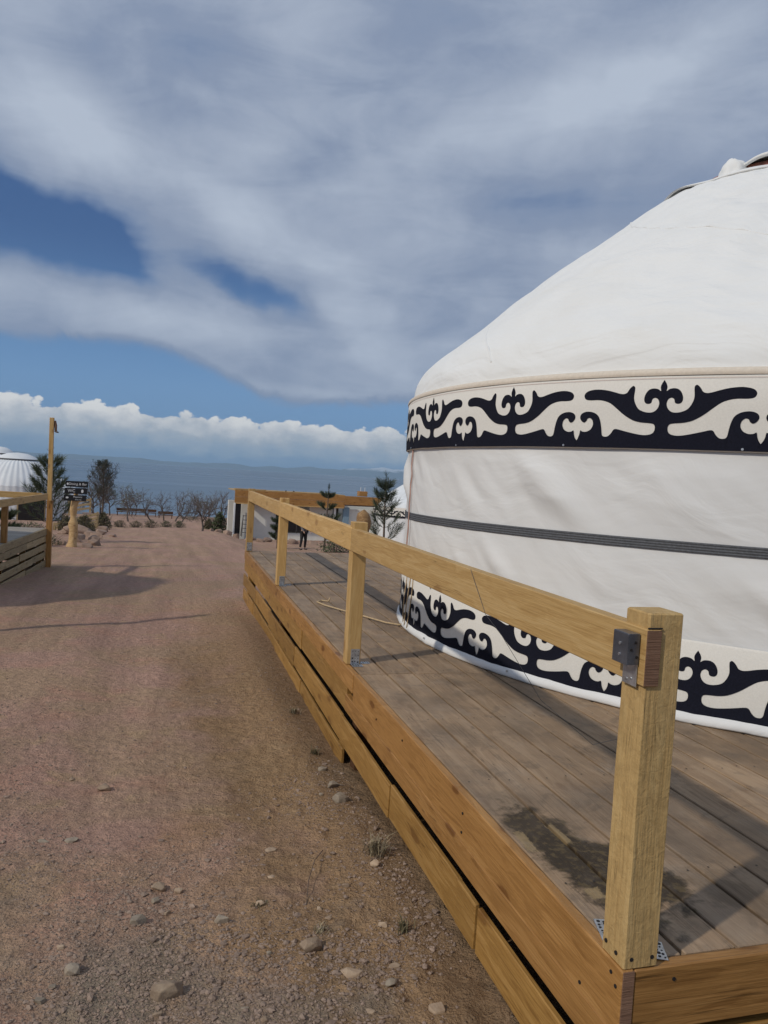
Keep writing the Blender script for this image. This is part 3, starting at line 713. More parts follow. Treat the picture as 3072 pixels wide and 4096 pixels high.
def build_big_yurt():
    A = dens_angles()
    zs = np.linspace(.01, 2.0, 90)
    link('wall_cover', lathe([(3.33+.03*(z/2.0), z) for z in zs], CY, A, wallwob), M_wall, yurt)
    def roofwob(a, r, z):
        y = R_(a)*3.3
        t = (z-2.0)/2.4
        rib = .014*math.cos(R_(a)*52)*min(1, max(0, (z-2.3)*2))*max(0, 1-t*.7)      # poles faintly showing
        n1 = mn.noise(Vector((y*.9-z*.7, z*2.1+y*.35, 1)))
        n2 = mn.noise(Vector((y*1.3, z*7+y*1.9, 4))); n3 = mn.noise(Vector((math.cos(R_(a))*r*1.2, math.sin(R_(a))*r*1.2, z*1.6)))
        k = min(1, max(0, (z-2.06)*5))
        e = (.020*n1+.011*n2+.024*n3)*k+rib*.35*k
        return (e*.5, e*.8)
    roof = link('roof_cover', lathe(rsmooth(PROF, 150), CY, A, roofwob), M_roof, yurt)
    # roof lip hanging over the band
    link('roof_trim', lathe([(3.386, 1.992), (3.389, 2.004), (3.384, 2.020), (3.368, 2.032), (3.33, 2.042)], CY, A), M_cream, roof)
    def bw(a, r, z): return (.004*mn.noise(Vector((R_(a)*6, z*2, 7))), 0.005*mn.noise(Vector((R_(a)*5, 1, 7))))
    band = link('upper_band', lathe([(3.366, 1.560), (3.376, 1.563), (3.379, 1.62), (3.383, 1.8), (3.383, 1.985), (3.374, 2.0)], CY, A, bw), M_whitefelt, yurt)
    wb = lambda a, z: bw(a, 0, z)[0]+.0028
    wbz = lambda a: 0
    V, F = ornament(3.3815, 1.566, .437, -177.9, 20, 18., 3, 1.5, 0, C=CY, wob=lambda a, z: wb(a, z)-(.004 if z < 1.62 else 0))
    V = [(x, y, z+bw(math.degrees(math.atan2(y-CY[1], x-CY[0])), 0, z)[1]) for x, y, z in V]
    link('scroll_ornament', mesh(V, F), M_black, band)
    stitch = link('stitching', lathe([(3.3875, 1.9745), (3.3882, 1.9755), (3.3875, 1.9765)], CY, A), M_pink, band)
    # lower band
    def lw(a, r, z): return (.005*mn.noise(Vector((R_(a)*7, z*2, 17))), .004*mn.noise(Vector((R_(a)*6, 3, 2)))*(1 if z > .3 else 0))
    low = link('lower_band', lathe([(3.345, .03), (3.3475, .06), (3.35, .2), (3.352, .46), (3.345, .473)], CY, A, lw), M_whitefelt, yurt)
    V, F = ornament(3.3525, .034, .425, -172.9, 20, 18., 3, 1.5, 0, C=CY, wob=lambda a, z: lw(a, 0, z)[0]+.001)
    link('scroll_ornament', mesh(V, F), M_black, low)
    def hw(a, r, z): return (.010*mn.noise(Vector((R_(a)*9, 0, 1)))+.005*mn.noise(Vector((R_(a)*40, 0, 1))), .004*mn.noise(Vector((R_(a)*14, 2, 1))))
    link('hem', lathe([(3.350, .062), (3.362, .055), (3.372, .035), (3.377, .012), (3.368, .002), (3.34, .002)], CY, A, hw), M_wall, yurt)
    # ribbed grey strap round the wall
    sp = []
    for k in range(4):
        z = k*.0155; sp += [(0, z), (.0045, z+.003), (.0045, z+.0115), (0, z+.0145)]
    def sw(a, r, z):
        t = (a+176)/45; return (wallwob(a, r, 1.0)[0], .0 + .028*max(-1, min(1.4, t)))
    link('strap', lathe([(3.352+d, .955+z) for d, z in sp], CY, A, sw), M_strap, yurt)
    # overlapping wall seam with pinkish piping
    for a_ in (171.5, 171.0):
        P = [(CY[0]+(3.352+.012+wallwob(a_-360, 0, z)[0])*math.cos(R_(a_)), CY[1]+(3.352+.012+wallwob(a_-360, 0, z)[0])*math.sin(R_(a_)), z) for z in np.linspace(.45, 1.56, 30)]
        V, F = tubemesh(P, .006 if a_ > 171.2 else .003, 6); link('piping', mesh(V, F, True), M_pink if a_ > 171.2 else M_strap, yurt)
    # cords hanging beside it at the base
    for k in range(3):
        a_ = 172.5+k*1.6; P = [(CY[0]+(3.366+.01*math.sin(z*7+k))*math.cos(R_(a_+z*2)), CY[1]+(3.366+.01*math.sin(z*7+k))*math.sin(R_(a_+z*2)), z) for z in np.linspace(.03, .5, 14)]
        V, F = tubemesh(P, .005, 5); link('cord', mesh(V, F, True), M_rope, yurt)
    # eyelets on the bands
    for z, off in ((.448, 4.), (.045, 4.), (1.577, 9.6)):
        for k in range(20):
            a_ = R_(-180+off+k*18); r = 3.355 if z < 1 else 3.383
            if z < .1: r = 3.384
            c = (CY[0]+r*math.cos(a_), CY[1]+r*math.sin(a_), z); V, F = disc(c, (math.cos(a_), math.sin(a_), 0), .007, .004)
            link('eyelet', mesh(V, F), M_galv, low if z < 1 else band)
    # raised sewn seams on the roof
    def seam(a0_, r0, a1, r1, w_=.008, jag=0):
        P = []
        for i in range(40):
            u = i/39; a_ = a0_+(a1-a0_)*u; r = r0+(r1-r0)*u
            z = float(np.interp(-r, -PR[:, 0], PR[:, 1])); e = roofwob(a_, r, z)
            r2 = r+e[0]; P.append((CY[0]+r2*math.cos(R_(a_)), CY[1]+r2*math.sin(R_(a_)), z+e[1]+.004+jag*mn.noise(Vector((u*30, 0, 0)))))
        V, F = tubemesh([(a, b, c-w_*.9) for a, b, c in P], w_, 8); link('roof_seam', mesh(V, F, True), M_roof, roof)
    seam(-188, 1.5, -128, 2.45, .009, .014); seam(-128, 2.45, -100, 2.9, .009, .014); seam(-166, 3.30, -180, 2.9, .007)
    # crown: wooden ring, felt flap, bunched cloth knot
    FA = list(np.linspace(-180, 180, 241))
    cr = link('crown_ring', lathe([(.77, 4.10), (.80, 4.11), (.81, 4.14), (.80, 4.17), (.75, 4.18), (.72, 4.17), (.72, 4.10)], CY, FA), M_ring, yurt)
    def fw(a, r, z):
        k = float(ss(r, .88, 1.1)); l1 = math.exp(-(((a+190+180) % 360-180)/15)**2)
        n_ = mn.noise(Vector((math.cos(R_(a))*3, math.sin(R_(a))*3, r*2)))
        return (.03*n_*k, .040*l1*k-.022*(1-l1)+.008*n_)
    link('crown_flap', lathe([(1.10, 4.005), (1.115, 4.012), (1.09, 4.028), (1.0, 4.075), (.9, 4.112), (.8, 4.135)], CY, FA, fw), M_roof, yurt)
    def cw(a, r, z):
        am = ((a+118+180) % 360)-180; k = float(ss(r, .5, .84)); op = math.exp(-(am/40)**6)
        return (.02*mn.noise(Vector((math.cos(R_(a))*2, math.sin(R_(a))*2, 2)))*k, k*(.028*op-.062*(1-op))+.012*mn.noise(Vector((math.cos(R_(a))*4, math.sin(R_(a))*4, r*4))))
    link('crown_cap', lathe([(.85, 4.162), (.87, 4.168), (.875, 4.183), (.85, 4.20), (.74, 4.225), (.55, 4.25), (.3, 4.27), (.02, 4.28)], CY, FA, cw), M_roof, yurt)
    ka = R_(-163); kp = Vector((CY[0]+.86*math.cos(ka), CY[1]+.86*math.sin(ka), 4.12)); V, F = icoverts(4); K = []
    for v_ in V:
        v_ = Vector(v_); th = math.atan2(v_.y, v_.x); g = 1+.14*mn.noise(v_*1.8+Vector((4, 0, 0)))+.06*math.sin(th*6+v_.z*2)*(1-abs(v_.z)*.4)
        fl = 1+1.0*max(0, -v_.z)**1.5
        K.append((kp.x+v_.x*.105*g*fl, kp.y+v_.y*.110*g*fl, kp.z-.02+v_.z*.125*g))
    link('cloth_knot', mesh(K, F.tolist(), True), M_roof, yurt)
build_big_yurt()

# rope lying on the deck by the yurt
def build_rope():
    c = [(2.135, 6.50), (2.08, 6.42), (1.98, 6.52), (1.86, 6.80), (1.72, 7.10), (1.60, 7.38), (1.56, 7.56), (1.62, 7.66), (1.70, 7.60)]
    P = []
    for i in range(len(c)-1):
        for k in range(6):
            t = k/6; P.append((c[i][0]*(1-t)+c[i+1][0]*t, c[i][1]*(1-t)+c[i+1][1]*t, .013))
    P.append((c[-1][0], c[-1][1], .05)); V, F = tubemesh(P, .008, 7)
    me = mesh(V, F, True); M = recentre(me, (1.9, 6.8, 0.))
    tag(link('rope', me, M_rope, None, M), 'thin tan rope lying slack on the deck at the foot of the big yurt', 'rope')
    P = [(1.263-.002, 2.98, .94), (1.2585, 2.93, .90), (1.2590, 2.86, .84), (1.261, 2.80, .783), (1.33, 2.78, .70), (1.55, 2.83, .42), (1.95, 3.05, .14), (2.45, 3.5, .006), (2.62, 3.62, .006)]
    V, F = tubemesh(P, .0011, 5); me = mesh(V, F, True); M = recentre(me, (1.3, 2.9, 0.))
    tag(link('wire', me, M_strap, None, M), 'thin dark wire hanging over the rail down to the deck boards', 'wire')
build_rope()

# ------------------------------------------------------------------ stones on the path
IV1, IF1 = icoverts(1); IV2, IF2 = icoverts(3)
def stonemesh(seed, sx, sy, sz, n=20):
    rnd = random.Random(int(seed*13+5)); bm = bmesh.new()
    for i in range(n):
        v_ = Vector((rnd.gauss(0, 1), rnd.gauss(0, 1), rnd.gauss(0, 1))).normalized()
        v_ = Vector([math.copysign(abs(c)**.8, c) for c in v_])*rnd.uniform(.85, 1.08); bm.verts.new((v_.x*sx, v_.y*sy, v_.z*sz))
    r_ = bmesh.ops.convex_hull(bm, input=bm.verts[:]); bmesh.ops.delete(bm, geom=list({g for g in r_['geom_interior'] if isinstance(g, bmesh.types.BMVert)}), context='VERTS')
    bmesh.ops.bevel(bm, geom=bm.edges[:], offset=min(sx, sy, sz)*.07, segments=1, affect='EDGES', profile=.6)
    me = bpy.data.meshes.new('stone'); bm.to_mesh(me); bm.free(); return me
ST = [(0.07, 3.56, .033, 0, 'pale tan blocky stone above the gravel patch, left of a smaller round one'), (0.16, 3.51, .021, 0, 'small round tan stone just right of the pale blocky stone'),
      (0.06, 3.45, .021, 1, 'small grey stone just in front of the pale blocky stone'), (-0.01, 3.25, .034, 1, 'roundish grey stone at the upper edge of the gravel patch'),
      (0.11, 3.31, .016, 0, 'small pinkish stone between the pale blocky stone and the long tan one'), (-0.23, 2.92, .029, 1, 'grey wedge shaped stone at the left of the gravel'),
      (0.10, 2.70, .058, 0, 'long tan stone lying crosswise in the near foreground dirt'), (0.65, 2.91, .047, 0, 'chunky tan stone with a pale chip at its foot, nearest the deck skirt'),
      (0.78, 2.71, .045, 0, 'flat angular tan stone in the foreground by the deck skirt'), (0.59, 3.55, .019, 0, 'small flat tan stone on the sandy earth beside the deck'),
      (-0.36, 4.19, .036, 1, 'flat grey slate on the path, right one of a pair'), (-0.50, 4.20, .027, 1, 'flat grey slate on the path, left one of a pair'),
      (-0.25, 4.90, .039, 0, 'low tan stone half buried in the path, farthest of the near stones'), (0.63, 3.86, .028, 0, 'flat oval tan stone half buried beyond the sandy earth'),
      (0.33, 3.19, .031, 1, 'grey green stone in the middle of the rubble'), (0.77, 3.11, .016, 0, 'small tan stone in the rubble behind the chunky tan stone with the chip'), (0.75, 3.21, .013, 0, 'tiny tan stone just beyond the one behind the chunky tan stone'), (0.07, 2.60, .017, 0, 'small tan stone right in front of the long crosswise stone'), (0.36, 2.58, .015, 1, 'small grey stone between the long crosswise stone and the flat angular one'),
      (-0.32, 2.76, .020, 1, 'small grey stone at the lower left, in front of the grey wedge shaped stone'), (0.40, 2.75, .015, 0, 'small tan stone right of the long crosswise stone at the same distance'), (0.78, 2.47, .019, 0, 'small tan stone in front of the flat angular stone by the skirt'), (-0.29, 2.85, .014, 1, 'tiny grey stone touching the left side of the grey wedge'), (-0.46, 5.12, .016, 0, 'small tan stone left of the low half buried far stone'), (1.02, 4.50, .015, 1, 'tiny grey stone near the open end of the lowest skirt board, out on the dirt'),
      (0.49, 2.91, .012, 1, 'tiny grey stone left of the chunky tan stone'), (0.42, 2.50, .017, 0, 'small tan stone at the very bottom edge, right of the long crosswise stone'), (-0.29, 3.10, .015, 0, 'small tan stone left of centre, beyond the grey wedge'), (.95, 2.75, .028, 0, 'tan stone close to the skirt, right of the flat angular stone'), (.90, 2.62, .022, 1, 'grey stone close to the skirt in front of its tan neighbour'), (1.08, 3.5, .026, 0, 'tan stone just before the dark dry grass tuft'), (1.1, 4.35, .05, 1, 'grey stone by the open end of the lowest skirt board'),
      (1.12, 4.62, .04, 1, 'grey stone against the skirt, second beyond the open board end'), (1.14, 3.72, .035, 0, 'tan stone against the skirt right behind the dark dry grass tuft'), (1.12, 4.95, .028, 1, 'small grey stone against the skirt beneath the lowest board'), (-.9, 3.3, .02, 0, 'small tan stone at the left picture edge'), (-.7, 2.9, .024, 1, 'grey stone at the left picture edge near the bottom corner'), (.5, 3.3, .02, 0, 'small tan stone beside the small dark weed tuft in the rubble'), (.9, 3.35, .02, 0, 'small tan stone between the curved twig and the skirt'), (.98, 3.0, .02, 0, 'small tan stone by the short dry weeds at the skirt'), (1.02, 2.45, .03, 0, 'tan stone beside the lowest board at the bottom edge of the picture')]
for i, (x, y, r, g, lab) in enumerate(ST):
    flat = .30 if 'flat' in (lab or '') else .62
    r *= 1.12; me = stonemesh(i, r, r*(.46 if 'long' in (lab or '') else random.uniform(.62, .9)), r*flat)
    o = link('stone', me, M_greystone if g else M_stone, None, Matrix.Translation((x, y, gz(x, y)+r*flat*.42)) @ Matrix.Rotation(random.uniform(-.4, .4)+(.35 if 'long' in (lab or '') else 0), 4, 'Z'))
    tag(o, lab or 'small loose stone lying on the dirt near the camera', 'stone', 'loose stones on the dirt path')
def build_gravel():
    n = 52000
    d = 2.0+RNG.gamma(1.6, 1.5, n); a = np.radians(RNG.uniform(-20, 32, n)); x = d*np.sin(a); y = d*np.cos(a)
    cl = fbm(x, y, 1.4, 3, 40)
    keep = (cl-.10*((y > 3.6) & (x < .3))+.28*np.exp(-((x-.2)/.5)**2-((y-3.0)/.6)**2)+.10*(y < 3)+RNG.normal(0, .16, n) > .05) & (x < ex(3)-.03); x, y = x[keep], y[keep]; n = len(x)
    s = np.clip(RNG.lognormal(-5.35, .48, n), .0022, .017)
    Z = ground_z(x, y)
    dirs = IV1[None]*(1+.35*RNG.normal(0, .5, (n, len(IV1), 1)).clip(-1, 1)); sc = np.stack([s, s*RNG.uniform(.6, 1, n), s*RNG.uniform(.35, .7, n)], -1)[:, None]
    V = dirs*sc; th = RNG.uniform(0, 6.28, n); c, sn = np.cos(th)[:, None], np.sin(th)[:, None]
    V = np.stack([V[..., 0]*c-V[..., 1]*sn, V[..., 0]*sn+V[..., 1]*c, V[..., 2]], -1) + np.stack([x, y, Z+s*.12], -1)[:, None]
    k = len(IV1); F = (IF1[None]+(np.arange(n)*k)[:, None, None]).reshape(-1, 3)
    tag(link('gravel', mesh(V.reshape(-1, 3).tolist(), [tuple(f) for f in F.tolist()]), M_gravel), 'fine brown gravel and chips scattered on the dirt', 'gravel', kind='stuff')
build_gravel()
def blades(c, n, h, spread, w_=.0025, lean=.6, rnd=random):
    V = []; F = []
    for i in range(n):
        a = rnd.uniform(0, 6.28); b = Vector((c[0]+rnd.gauss(0, spread*.4), c[1]+rnd.gauss(0, spread*.4), c[2]-.005)); hh_ = h*rnd.uniform(.5, 1.1)
        d = Vector((math.cos(a), math.sin(a), 0))*lean*hh_*rnd.uniform(.2, 1.2); s = Vector((-math.sin(a), math.cos(a), 0))*w_
        m_ = b+d*.35+Vector((0, 0, hh_*.6)); t_ = b+d+Vector((0, 0, hh_*.85)); o = len(V)
        V += [b-s, b+s, m_+s*.8, m_-s*.8, t_]; F += [(o, o+1, o+2, o+3), (o+3, o+2, o+4)]
    return V, F
for i, (x, y, n, h, lab) in enumerate([(1.12, 3.62, 130, .10, 'dark dry grass tuft against the skirt board beside a stone'), (1.05, 2.95, 40, .06, 'short dry weeds at the foot of the near skirt board'),
                                (.72, 3.02, 45, .035, 'tiny twiggy weed among stones near the deck'), (.50, 3.3, 40, .03, 'small dark weed tuft in the rubble'),
                                (1.14, 6.2, 60, .07, 'dry weeds along the far skirt boards'), (1.13, 5.25, 58, .06, 'dry weeds at the end of the lowest skirt board')]):
    z = gz(x, y); V, F = blades((0, 0, 0), n, h, .07 if n > 60 else .04, lean=.9)
    tag(link('dry_grass_tuft', mesh(V, F), M_straw if i % 2 == 0 else M_shrub, None, Matrix.Translation((x, y, z))), lab, 'grass tuft', 'dry tufts by the deck')
P = [(.70, 3.25, 0), (.74, 3.42, .03), (.80, 3.58, .035), (.87, 3.72, .01)]
V, F = tubemesh([(a, b, gz(a, b)+c+.004) for a, b, c in P], .002, 5); me = mesh(V, F, True); M = recentre(me, (.78, 3.5, gz(.78, 3.5)))
tag(link('twig', me, M_bark, None, M), 'thin curved dry twig lying on the dirt beside the deck', 'twig')

# ------------------------------------------------------------------ left deck, rail, lamp pole
def lx(y): return -2.54+(y-14.7)*.062
ldeck = thing('wooden_deck', 'raised deck with slatted skirt at the left edge of the path', 'deck', (-4.5, 15, -1.0))
def build_left():
    zt = -.24; Y1 = 18.05; Y0 = 9.5
    y = Y0+.06
    while y < Y1-.05:
        board('plank', (-8.5, y+.07, zt-.016), (lx(y)-.05, y+.07, zt-.016), .142, .032, M_deckfar, ldeck, bev=.003); y += .148
    for (a, b, k) in ((Y0, 14.2, 0), (14.205, Y1, 1)):
        board('fascia_board', (lx(a)-.02, a, zt-.07), (lx(b)-.02, b, zt-.07), .04, .14, M_dull, ldeck, bev=.004)
        for r in range(5):
            dz_ = -.145-r*.176; o1 = .012*((r+k) % 2); mid = a+(b-a)*(.38+.14*((r*2+k) % 3)); wv = .012
            for (p, q, of) in ((a, mid, o1), (mid+.004, b, .014-o1)):
                z0 = zt+dz_-.075+random.uniform(-wv, wv); z1 = zt+dz_-.075+random.uniform(-wv, wv)
                if min(z0, z1) > gz(lx(q)+.1, q)-.12:
                    board('slat', (lx(p)-.022+of, p, z0), (lx(q)-.022+of, q, z1), .022, .128, M_dull, ldeck, bev=.004, n=4, warp=.012)
    for yy in (10, 12.3, 14.7, 16.4, 17.9):
        board('footing_post', (lx(yy)-.12, yy, gz(lx(yy), yy)-.1), (lx(yy)-.12, yy, zt-.04), .1, .1, M_stain2, ldeck, up=(0, 1, 0))
    board('fascia_board', (-8.5, Y1+.02, zt-.1), (lx(Y1)-.04, Y1+.02, zt-.1), .04, .2, M_dull, ldeck)
    for r in range(4): board('slat', (-8.5, Y1+.02, zt-.3-.18*r), (lx(Y1)-.04, Y1+.02, zt-.3-.18*r), .03, .14, M_dull, ldeck)
    lr = thing('wooden_railing', 'timber railing round the corner of the left deck', 'railing', (lx(15)-.05, 15, zt))
    for yy in (12.95, 14.72): board('post', (lx(yy)-.06, yy, zt+.001), (lx(yy)-.06, yy, .50), .1, .1, M_stain, lr, up=(0, 1, 0), bev=.004)
    board('rail_board', (lx(12.9)-.03, 12.9, .475), (lx(Y1)-.03, Y1-.09, .455), .05, .13, M_fresh, lr, bev=.005, n=4, warp=.006)
    board('rail_board', (-8.4, Y1-.02, .47), (lx(Y1)-.13, Y1-.02, .455), .05, .13, M_fresh, lr, bev=.005, n=4, warp=.006)
    for xx in (-4.1, -5.9, -7.7): board('post', (xx, Y1-.05, zt+.001), (xx, Y1-.05, .52), .1, .1, M_fresh, lr, up=(0, 1, 0))
    px, py = lx(Y1)+.03, Y1+.02
    lp = thing('lamp_pole', 'tall square timber pole with a small lamp on top at the left deck corner', 'pole', (px, py, gz(px, py)))
    board('pole', (px, py, gz(px, py)-.1), (px-.03, py, 2.16), .085, .115, M_fresh, lp, up=(0, 1, 0), bev=.004, n=10, warp=.012)
    board('shaded_foot', (px+.01, py-.005, gz(px, py)-.05), (px, py-.005, .37), .115, .13, M_stain, lp, up=(0, 1, 0), bev=.004)  # browner casing added to give the pole's lower part its shaded tone
    V, F = tubemesh([(px+.035, py-.01, 2.10), (px+.05, py-.01, 2.0), (px+.055, py-.01, 1.9), (px+.06, py-.01, 1.86)], [.02, .03, .025, .03], 10); lm = link('lamp', mesh(V, F, True), M_endg, lp)
    V, F = tubemesh([(px+.085, py-.02, 1.84), (px+.085, py-.02, 1.87)], [.035, .025], 10); link('lamp_shade', mesh(V, F, True), M_greymetal, lm)
build_left()
def second_pole():
    x, y = -3.05, 9.25
    lp = thing('lamp_pole', 'second tall timber pole at the nearer corner of the left deck', 'pole', (x, y, gz(x, y)))
    board('pole', (x, y, gz(x, y)-.1), (x, y, 2.45), .085, .115, M_fresh, lp, up=(0, 1, 0), bev=.004, n=10, warp=.012)
second_pole()

# ------------------------------------------------------------------ sign post
def build_sign():
    x, y = -2.67, 26.34; z = gz(x, y)
    s = thing('sign_post', 'peeled log post carrying three small black direction boards with white print', 'sign', (x, y, z))
    P = []; Rr = []
    for i in range(22):
        u = i/21; P.append((x+.03*math.sin(u*7)+.10*u-.02, y, z-.15+u*1.95)); Rr.append(.155*(1-.42*u)*(1+.16*math.sin(u*17+1)+.1*math.sin(u*31)))
    V, F = tubemesh(P, Rr, 12)
    V = [(a+.03*mn.noise(Vector((a*5, b*5, c*4))), b+.03*mn.noise(Vector((b*5, a*5, c*4+9))), c) for a, b, c in V]
    link('log', mesh(V, F, True), M_log, s)
    rx = Vector((1, .12, -.0)).normalized()
    def txt(body, size, cx, cz, par):
        cu = bpy.data.curves.new('t', 'FONT'); cu.body = body; cu.size = size; cu.align_x = 'CENTER'; cu.align_y = 'CENTER'; cu.extrude = .001
        o = bpy.data.objects.new('t', cu); col.objects.link(o); dg = bpy.context.evaluated_depsgraph_get()
        me = bpy.data.meshes.new_from_object(o.evaluated_get(dg)); bpy.data.objects.remove(o)
        link('lettering', me, M_print, par, Matrix.Translation((x+.07+rx.x*cx, y-.186+rx.y*cx, cz)) @ Matrix.Rotation(math.atan2(rx.y, rx.x), 4, 'Z') @ Matrix.Rotation(math.pi/2, 4, 'X'))
    def icon(cx, cz, a, b, par):
        me = mesh([(a*math.cos(t/16*6.283), -.002, b*math.sin(t/16*6.283)) for t in range(16)] + [(a*math.cos(t/16*6.283), .002, b*math.sin(t/16*6.283)) for t in range(16)],
                  [tuple(range(16)), tuple(reversed(range(16, 32)))]+[(t, (t+1) % 16, 16+(t+1) % 16, 16+t) for t in range(16)])
        link('pictogram', me, M_print, par, Matrix.Translation((x+.07+rx.x*cx, y-.186+rx.y*cx, cz)) @ Matrix.Rotation(math.atan2(rx.y, rx.x), 4, 'Z'))
    for k, (sh, zc) in enumerate(((.03, z+2.02), (.01, z+1.80), (-.01, z+1.575))):
        c = Vector((x+.07+sh, y-.17, zc)); pb = board('sign_board', c-rx*.335, c+rx*.335, .02, .185, M_sign, s, bev=.003)
        if k == 0: txt('Dining & Bar', .105, .06, zc, pb); icon(-.24, zc, .028, .036, pb)
        if k == 1: txt('WC', .13, -.12, zc, pb); icon(.20, zc, .036, .055, pb)
        if k == 2: txt('Playzone', .075, .07, zc+.035, pb); icon(-.24, zc+.01, .042, .03, pb); txt('Kids area', .05, .09, zc-.05, pb)
build_sign()

# ------------------------------------------------------------------ distant yurts
def small_yurt(x, y, z0, R, name_lab, wallh=2.3, roofh=2.16, steep=False, bandtop=False, door=None, lowband=True, ringr=.4, grp='white yurts beyond the path'):
    t = thing('yurt', name_lab, 'yurt', (x, y, z0), grp); A = list(np.linspace(-180, 180, 353)); C = (x, y)
    rw = lambda a, r, z: (.012*math.cos(R_(a)*44), 0)
    link('wall_cover', lathe([(R, z0), (R*1.005, z0+wallh*.5), (R, z0+wallh)], C, A, rw), M_farcanvas, t)
    if steep: pf = [(1.0, 0), (.96, .14), (.88, .30), (.77, .47), (.66, .61), (.56, .72), (ringr, .80)]
    else: pf = [(1.01, 0), (.99, .08), (.9, .22), (.75, .40), (.55, .62), (.42, .76), (ringr, .84)]
    link('roof_cover', lathe([(r*R, z0+wallh+h*roofh) for r, h in pf], C, A, lambda a, r, z: (.014*math.cos(R_(a)*44), .009*math.cos(R_(a)*44))), M_farcanvas, t)
    zr = z0+wallh+pf[-1][1]*roofh
    link('crown_ring', lathe([(ringr*R*1.0, zr-.02), (ringr*R*1.06, zr+.0), (ringr*R*1.06, zr+.07), (ringr*R*.98, zr+.09)], C, A), M_strap, t)
    top_ = z0+wallh+roofh
    link('crown_cap', lathe([(ringr*R*1.05, zr+.085), (ringr*R*.85, zr+.085+(top_-zr)*.45), (ringr*R*.5, zr+.085+(top_-zr)*.85), (.02, top_+.08)], C, A), M_farcanvas, t)
    if lowband:
        V, F = ornament(R*1.0+.035, z0+.02, .30, 0, 20, 18., 1, 6., C=C); link('scroll_ornament', mesh(V, F), M_black, t)
    if bandtop:
        b = link('upper_band', lathe([(R*1.005+.05, z0+wallh-.60), (R*1.005+.055, z0+wallh+.02)], C, A), M_whitefelt, t)
        V, F = ornament(R*1.005+.062, z0+wallh-.60, .52, -128, 20, 18., 1, 3., C=C); link('scroll_ornament', mesh(V, F), M_black, b)
    if door:
        a0_, wd, hd = door; da = math.degrees(wd/2/R)
        m_ = [(a, zz) for a in np.linspace(a0_-da, a0_+da, 5) for zz in (z0+.05, z0+hd)]
        V = [(x+(R+.05)*math.cos(R_(a)), y+(R+.05)*math.sin(R_(a)), zz) for a, zz in m_]; F = [(2*i, 2*i+2, 2*i+3, 2*i+1) for i in range(4)]
        d = link('door', mesh(V, F), M_glass, t)
        for a in (a0_-da, a0_+da):
            board('door_frame', (x+(R+.06)*math.cos(R_(a)), y+(R+.06)*math.sin(R_(a)), z0+.02), (x+(R+.06)*math.cos(R_(a)), y+(R+.06)*math.sin(R_(a)), z0+hd+.05), .08, .08, M_dull, d, up=(0, 1, 0))
    return t
def platform(x0, x1, y0, y1, zt, lab, n=10, rows=2):
    p = thing('wooden_platform', lab, 'deck', ((x0+x1)/2, (y0+y1)/2, zt-.4), 'platforms under the far yurts')
    wd = (y1-y0)/n
    for i in range(n): board('plank', (x0, y0+(i+.5)*wd, zt-.03), (x1, y0+(i+.5)*wd, zt-.03), wd-.02, .05, M_deckfar, p)
    for r in range(rows): board('skirt_board', (x0, y0-.03, zt-.16-r*.26), (x1, y0-.03, zt-.16-r*.26), .04, .18, M_dull, p); 
    for k in range(6): xx = x0+(x1-x0)*k/5; board('footing_post', (xx, y0+.1, zt-1.0), (xx, y0+.1, zt-.06), .12, .12, M_shadew, p, up=(0, 1, 0))
    return p

def ray_x(px, y):                       # where a sight line of the survey crosses distance y (used once, to place things)
    v_ = CAM_R @ Vector((px-1536, 0, -3077)); return v_.x/v_.y*y
small_yurt(-9.55, 58., -3.08, 2.95, 'white domed yurt with a dark doorway behind the left deck railing', wallh=2.35, roofh=2.15, steep=True, door=(-62, 1.75, 1.7), ringr=.42)
small_yurt(-6.95, 12.9, -.235, 3.2, 'white yurt standing on the left deck, throwing its rounded shadow across the path', roofh=2.2, bandtop=True)
small_yurt(-12.25, 66., -3.3, 3.0, 'white yurt at the left picture edge, its ringed top above the nearer one', wallh=2.5, roofh=2.65, steep=True, ringr=.36)
small_yurt(-10.8, 88., -5.2, 2.8, 'small white yurt top behind the young pine beside the sign', wallh=2.4, roofh=1.95, steep=True)
small_yurt(16.7, 48., -2.95, 3.25, 'white yurt with a black scroll band behind the timber beam, right of the building', wallh=2.42, roofh=2.0, bandtop=True, lowband=False)
platform(-20, -5.6, 53.5, 61, -3.08, 'pale low platform under the yurt with the dark doorway')
platform(12.8, 21, 43.6, 52, -3.0, 'low plank platform under the yurt with the black scroll band')
def slat_fence(lab, p0, p1, n, z0, z1, rise):
    f = thing('slatted_ramp', lab, 'ramp', ((p0[0]+p1[0])/2, (p0[1]+p1[1])/2, z0), 'slatted timber ramps by the rocks')
    for i in range(n):
        u = i/(n-1); z = z0+(z1-z0)*u
        board('slat', (p0[0], p0[1], z), (p1[0], p1[1], z+rise), .04, .13, M_dull, f)
    for p, dz_ in ((p0, 0), (p1, rise)): board('post', (p[0], p[1]+.05, z0-.3+dz_), (p[0], p[1]+.05, z1+.1+dz_), .1, .1, M_dull, f, up=(0, 1, 0))
slat_fence('weathered slatted ramp side climbing behind the sign post', (-5.0, 41., 0), (-3.0, 41., 0), 5, -2.75, -2.0, .62)
slat_fence('short slatted stair railing right behind the sign boards', (-5.3, 50., 0), (-4.1, 50., 0), 3, -1.85, -1.35, .22)

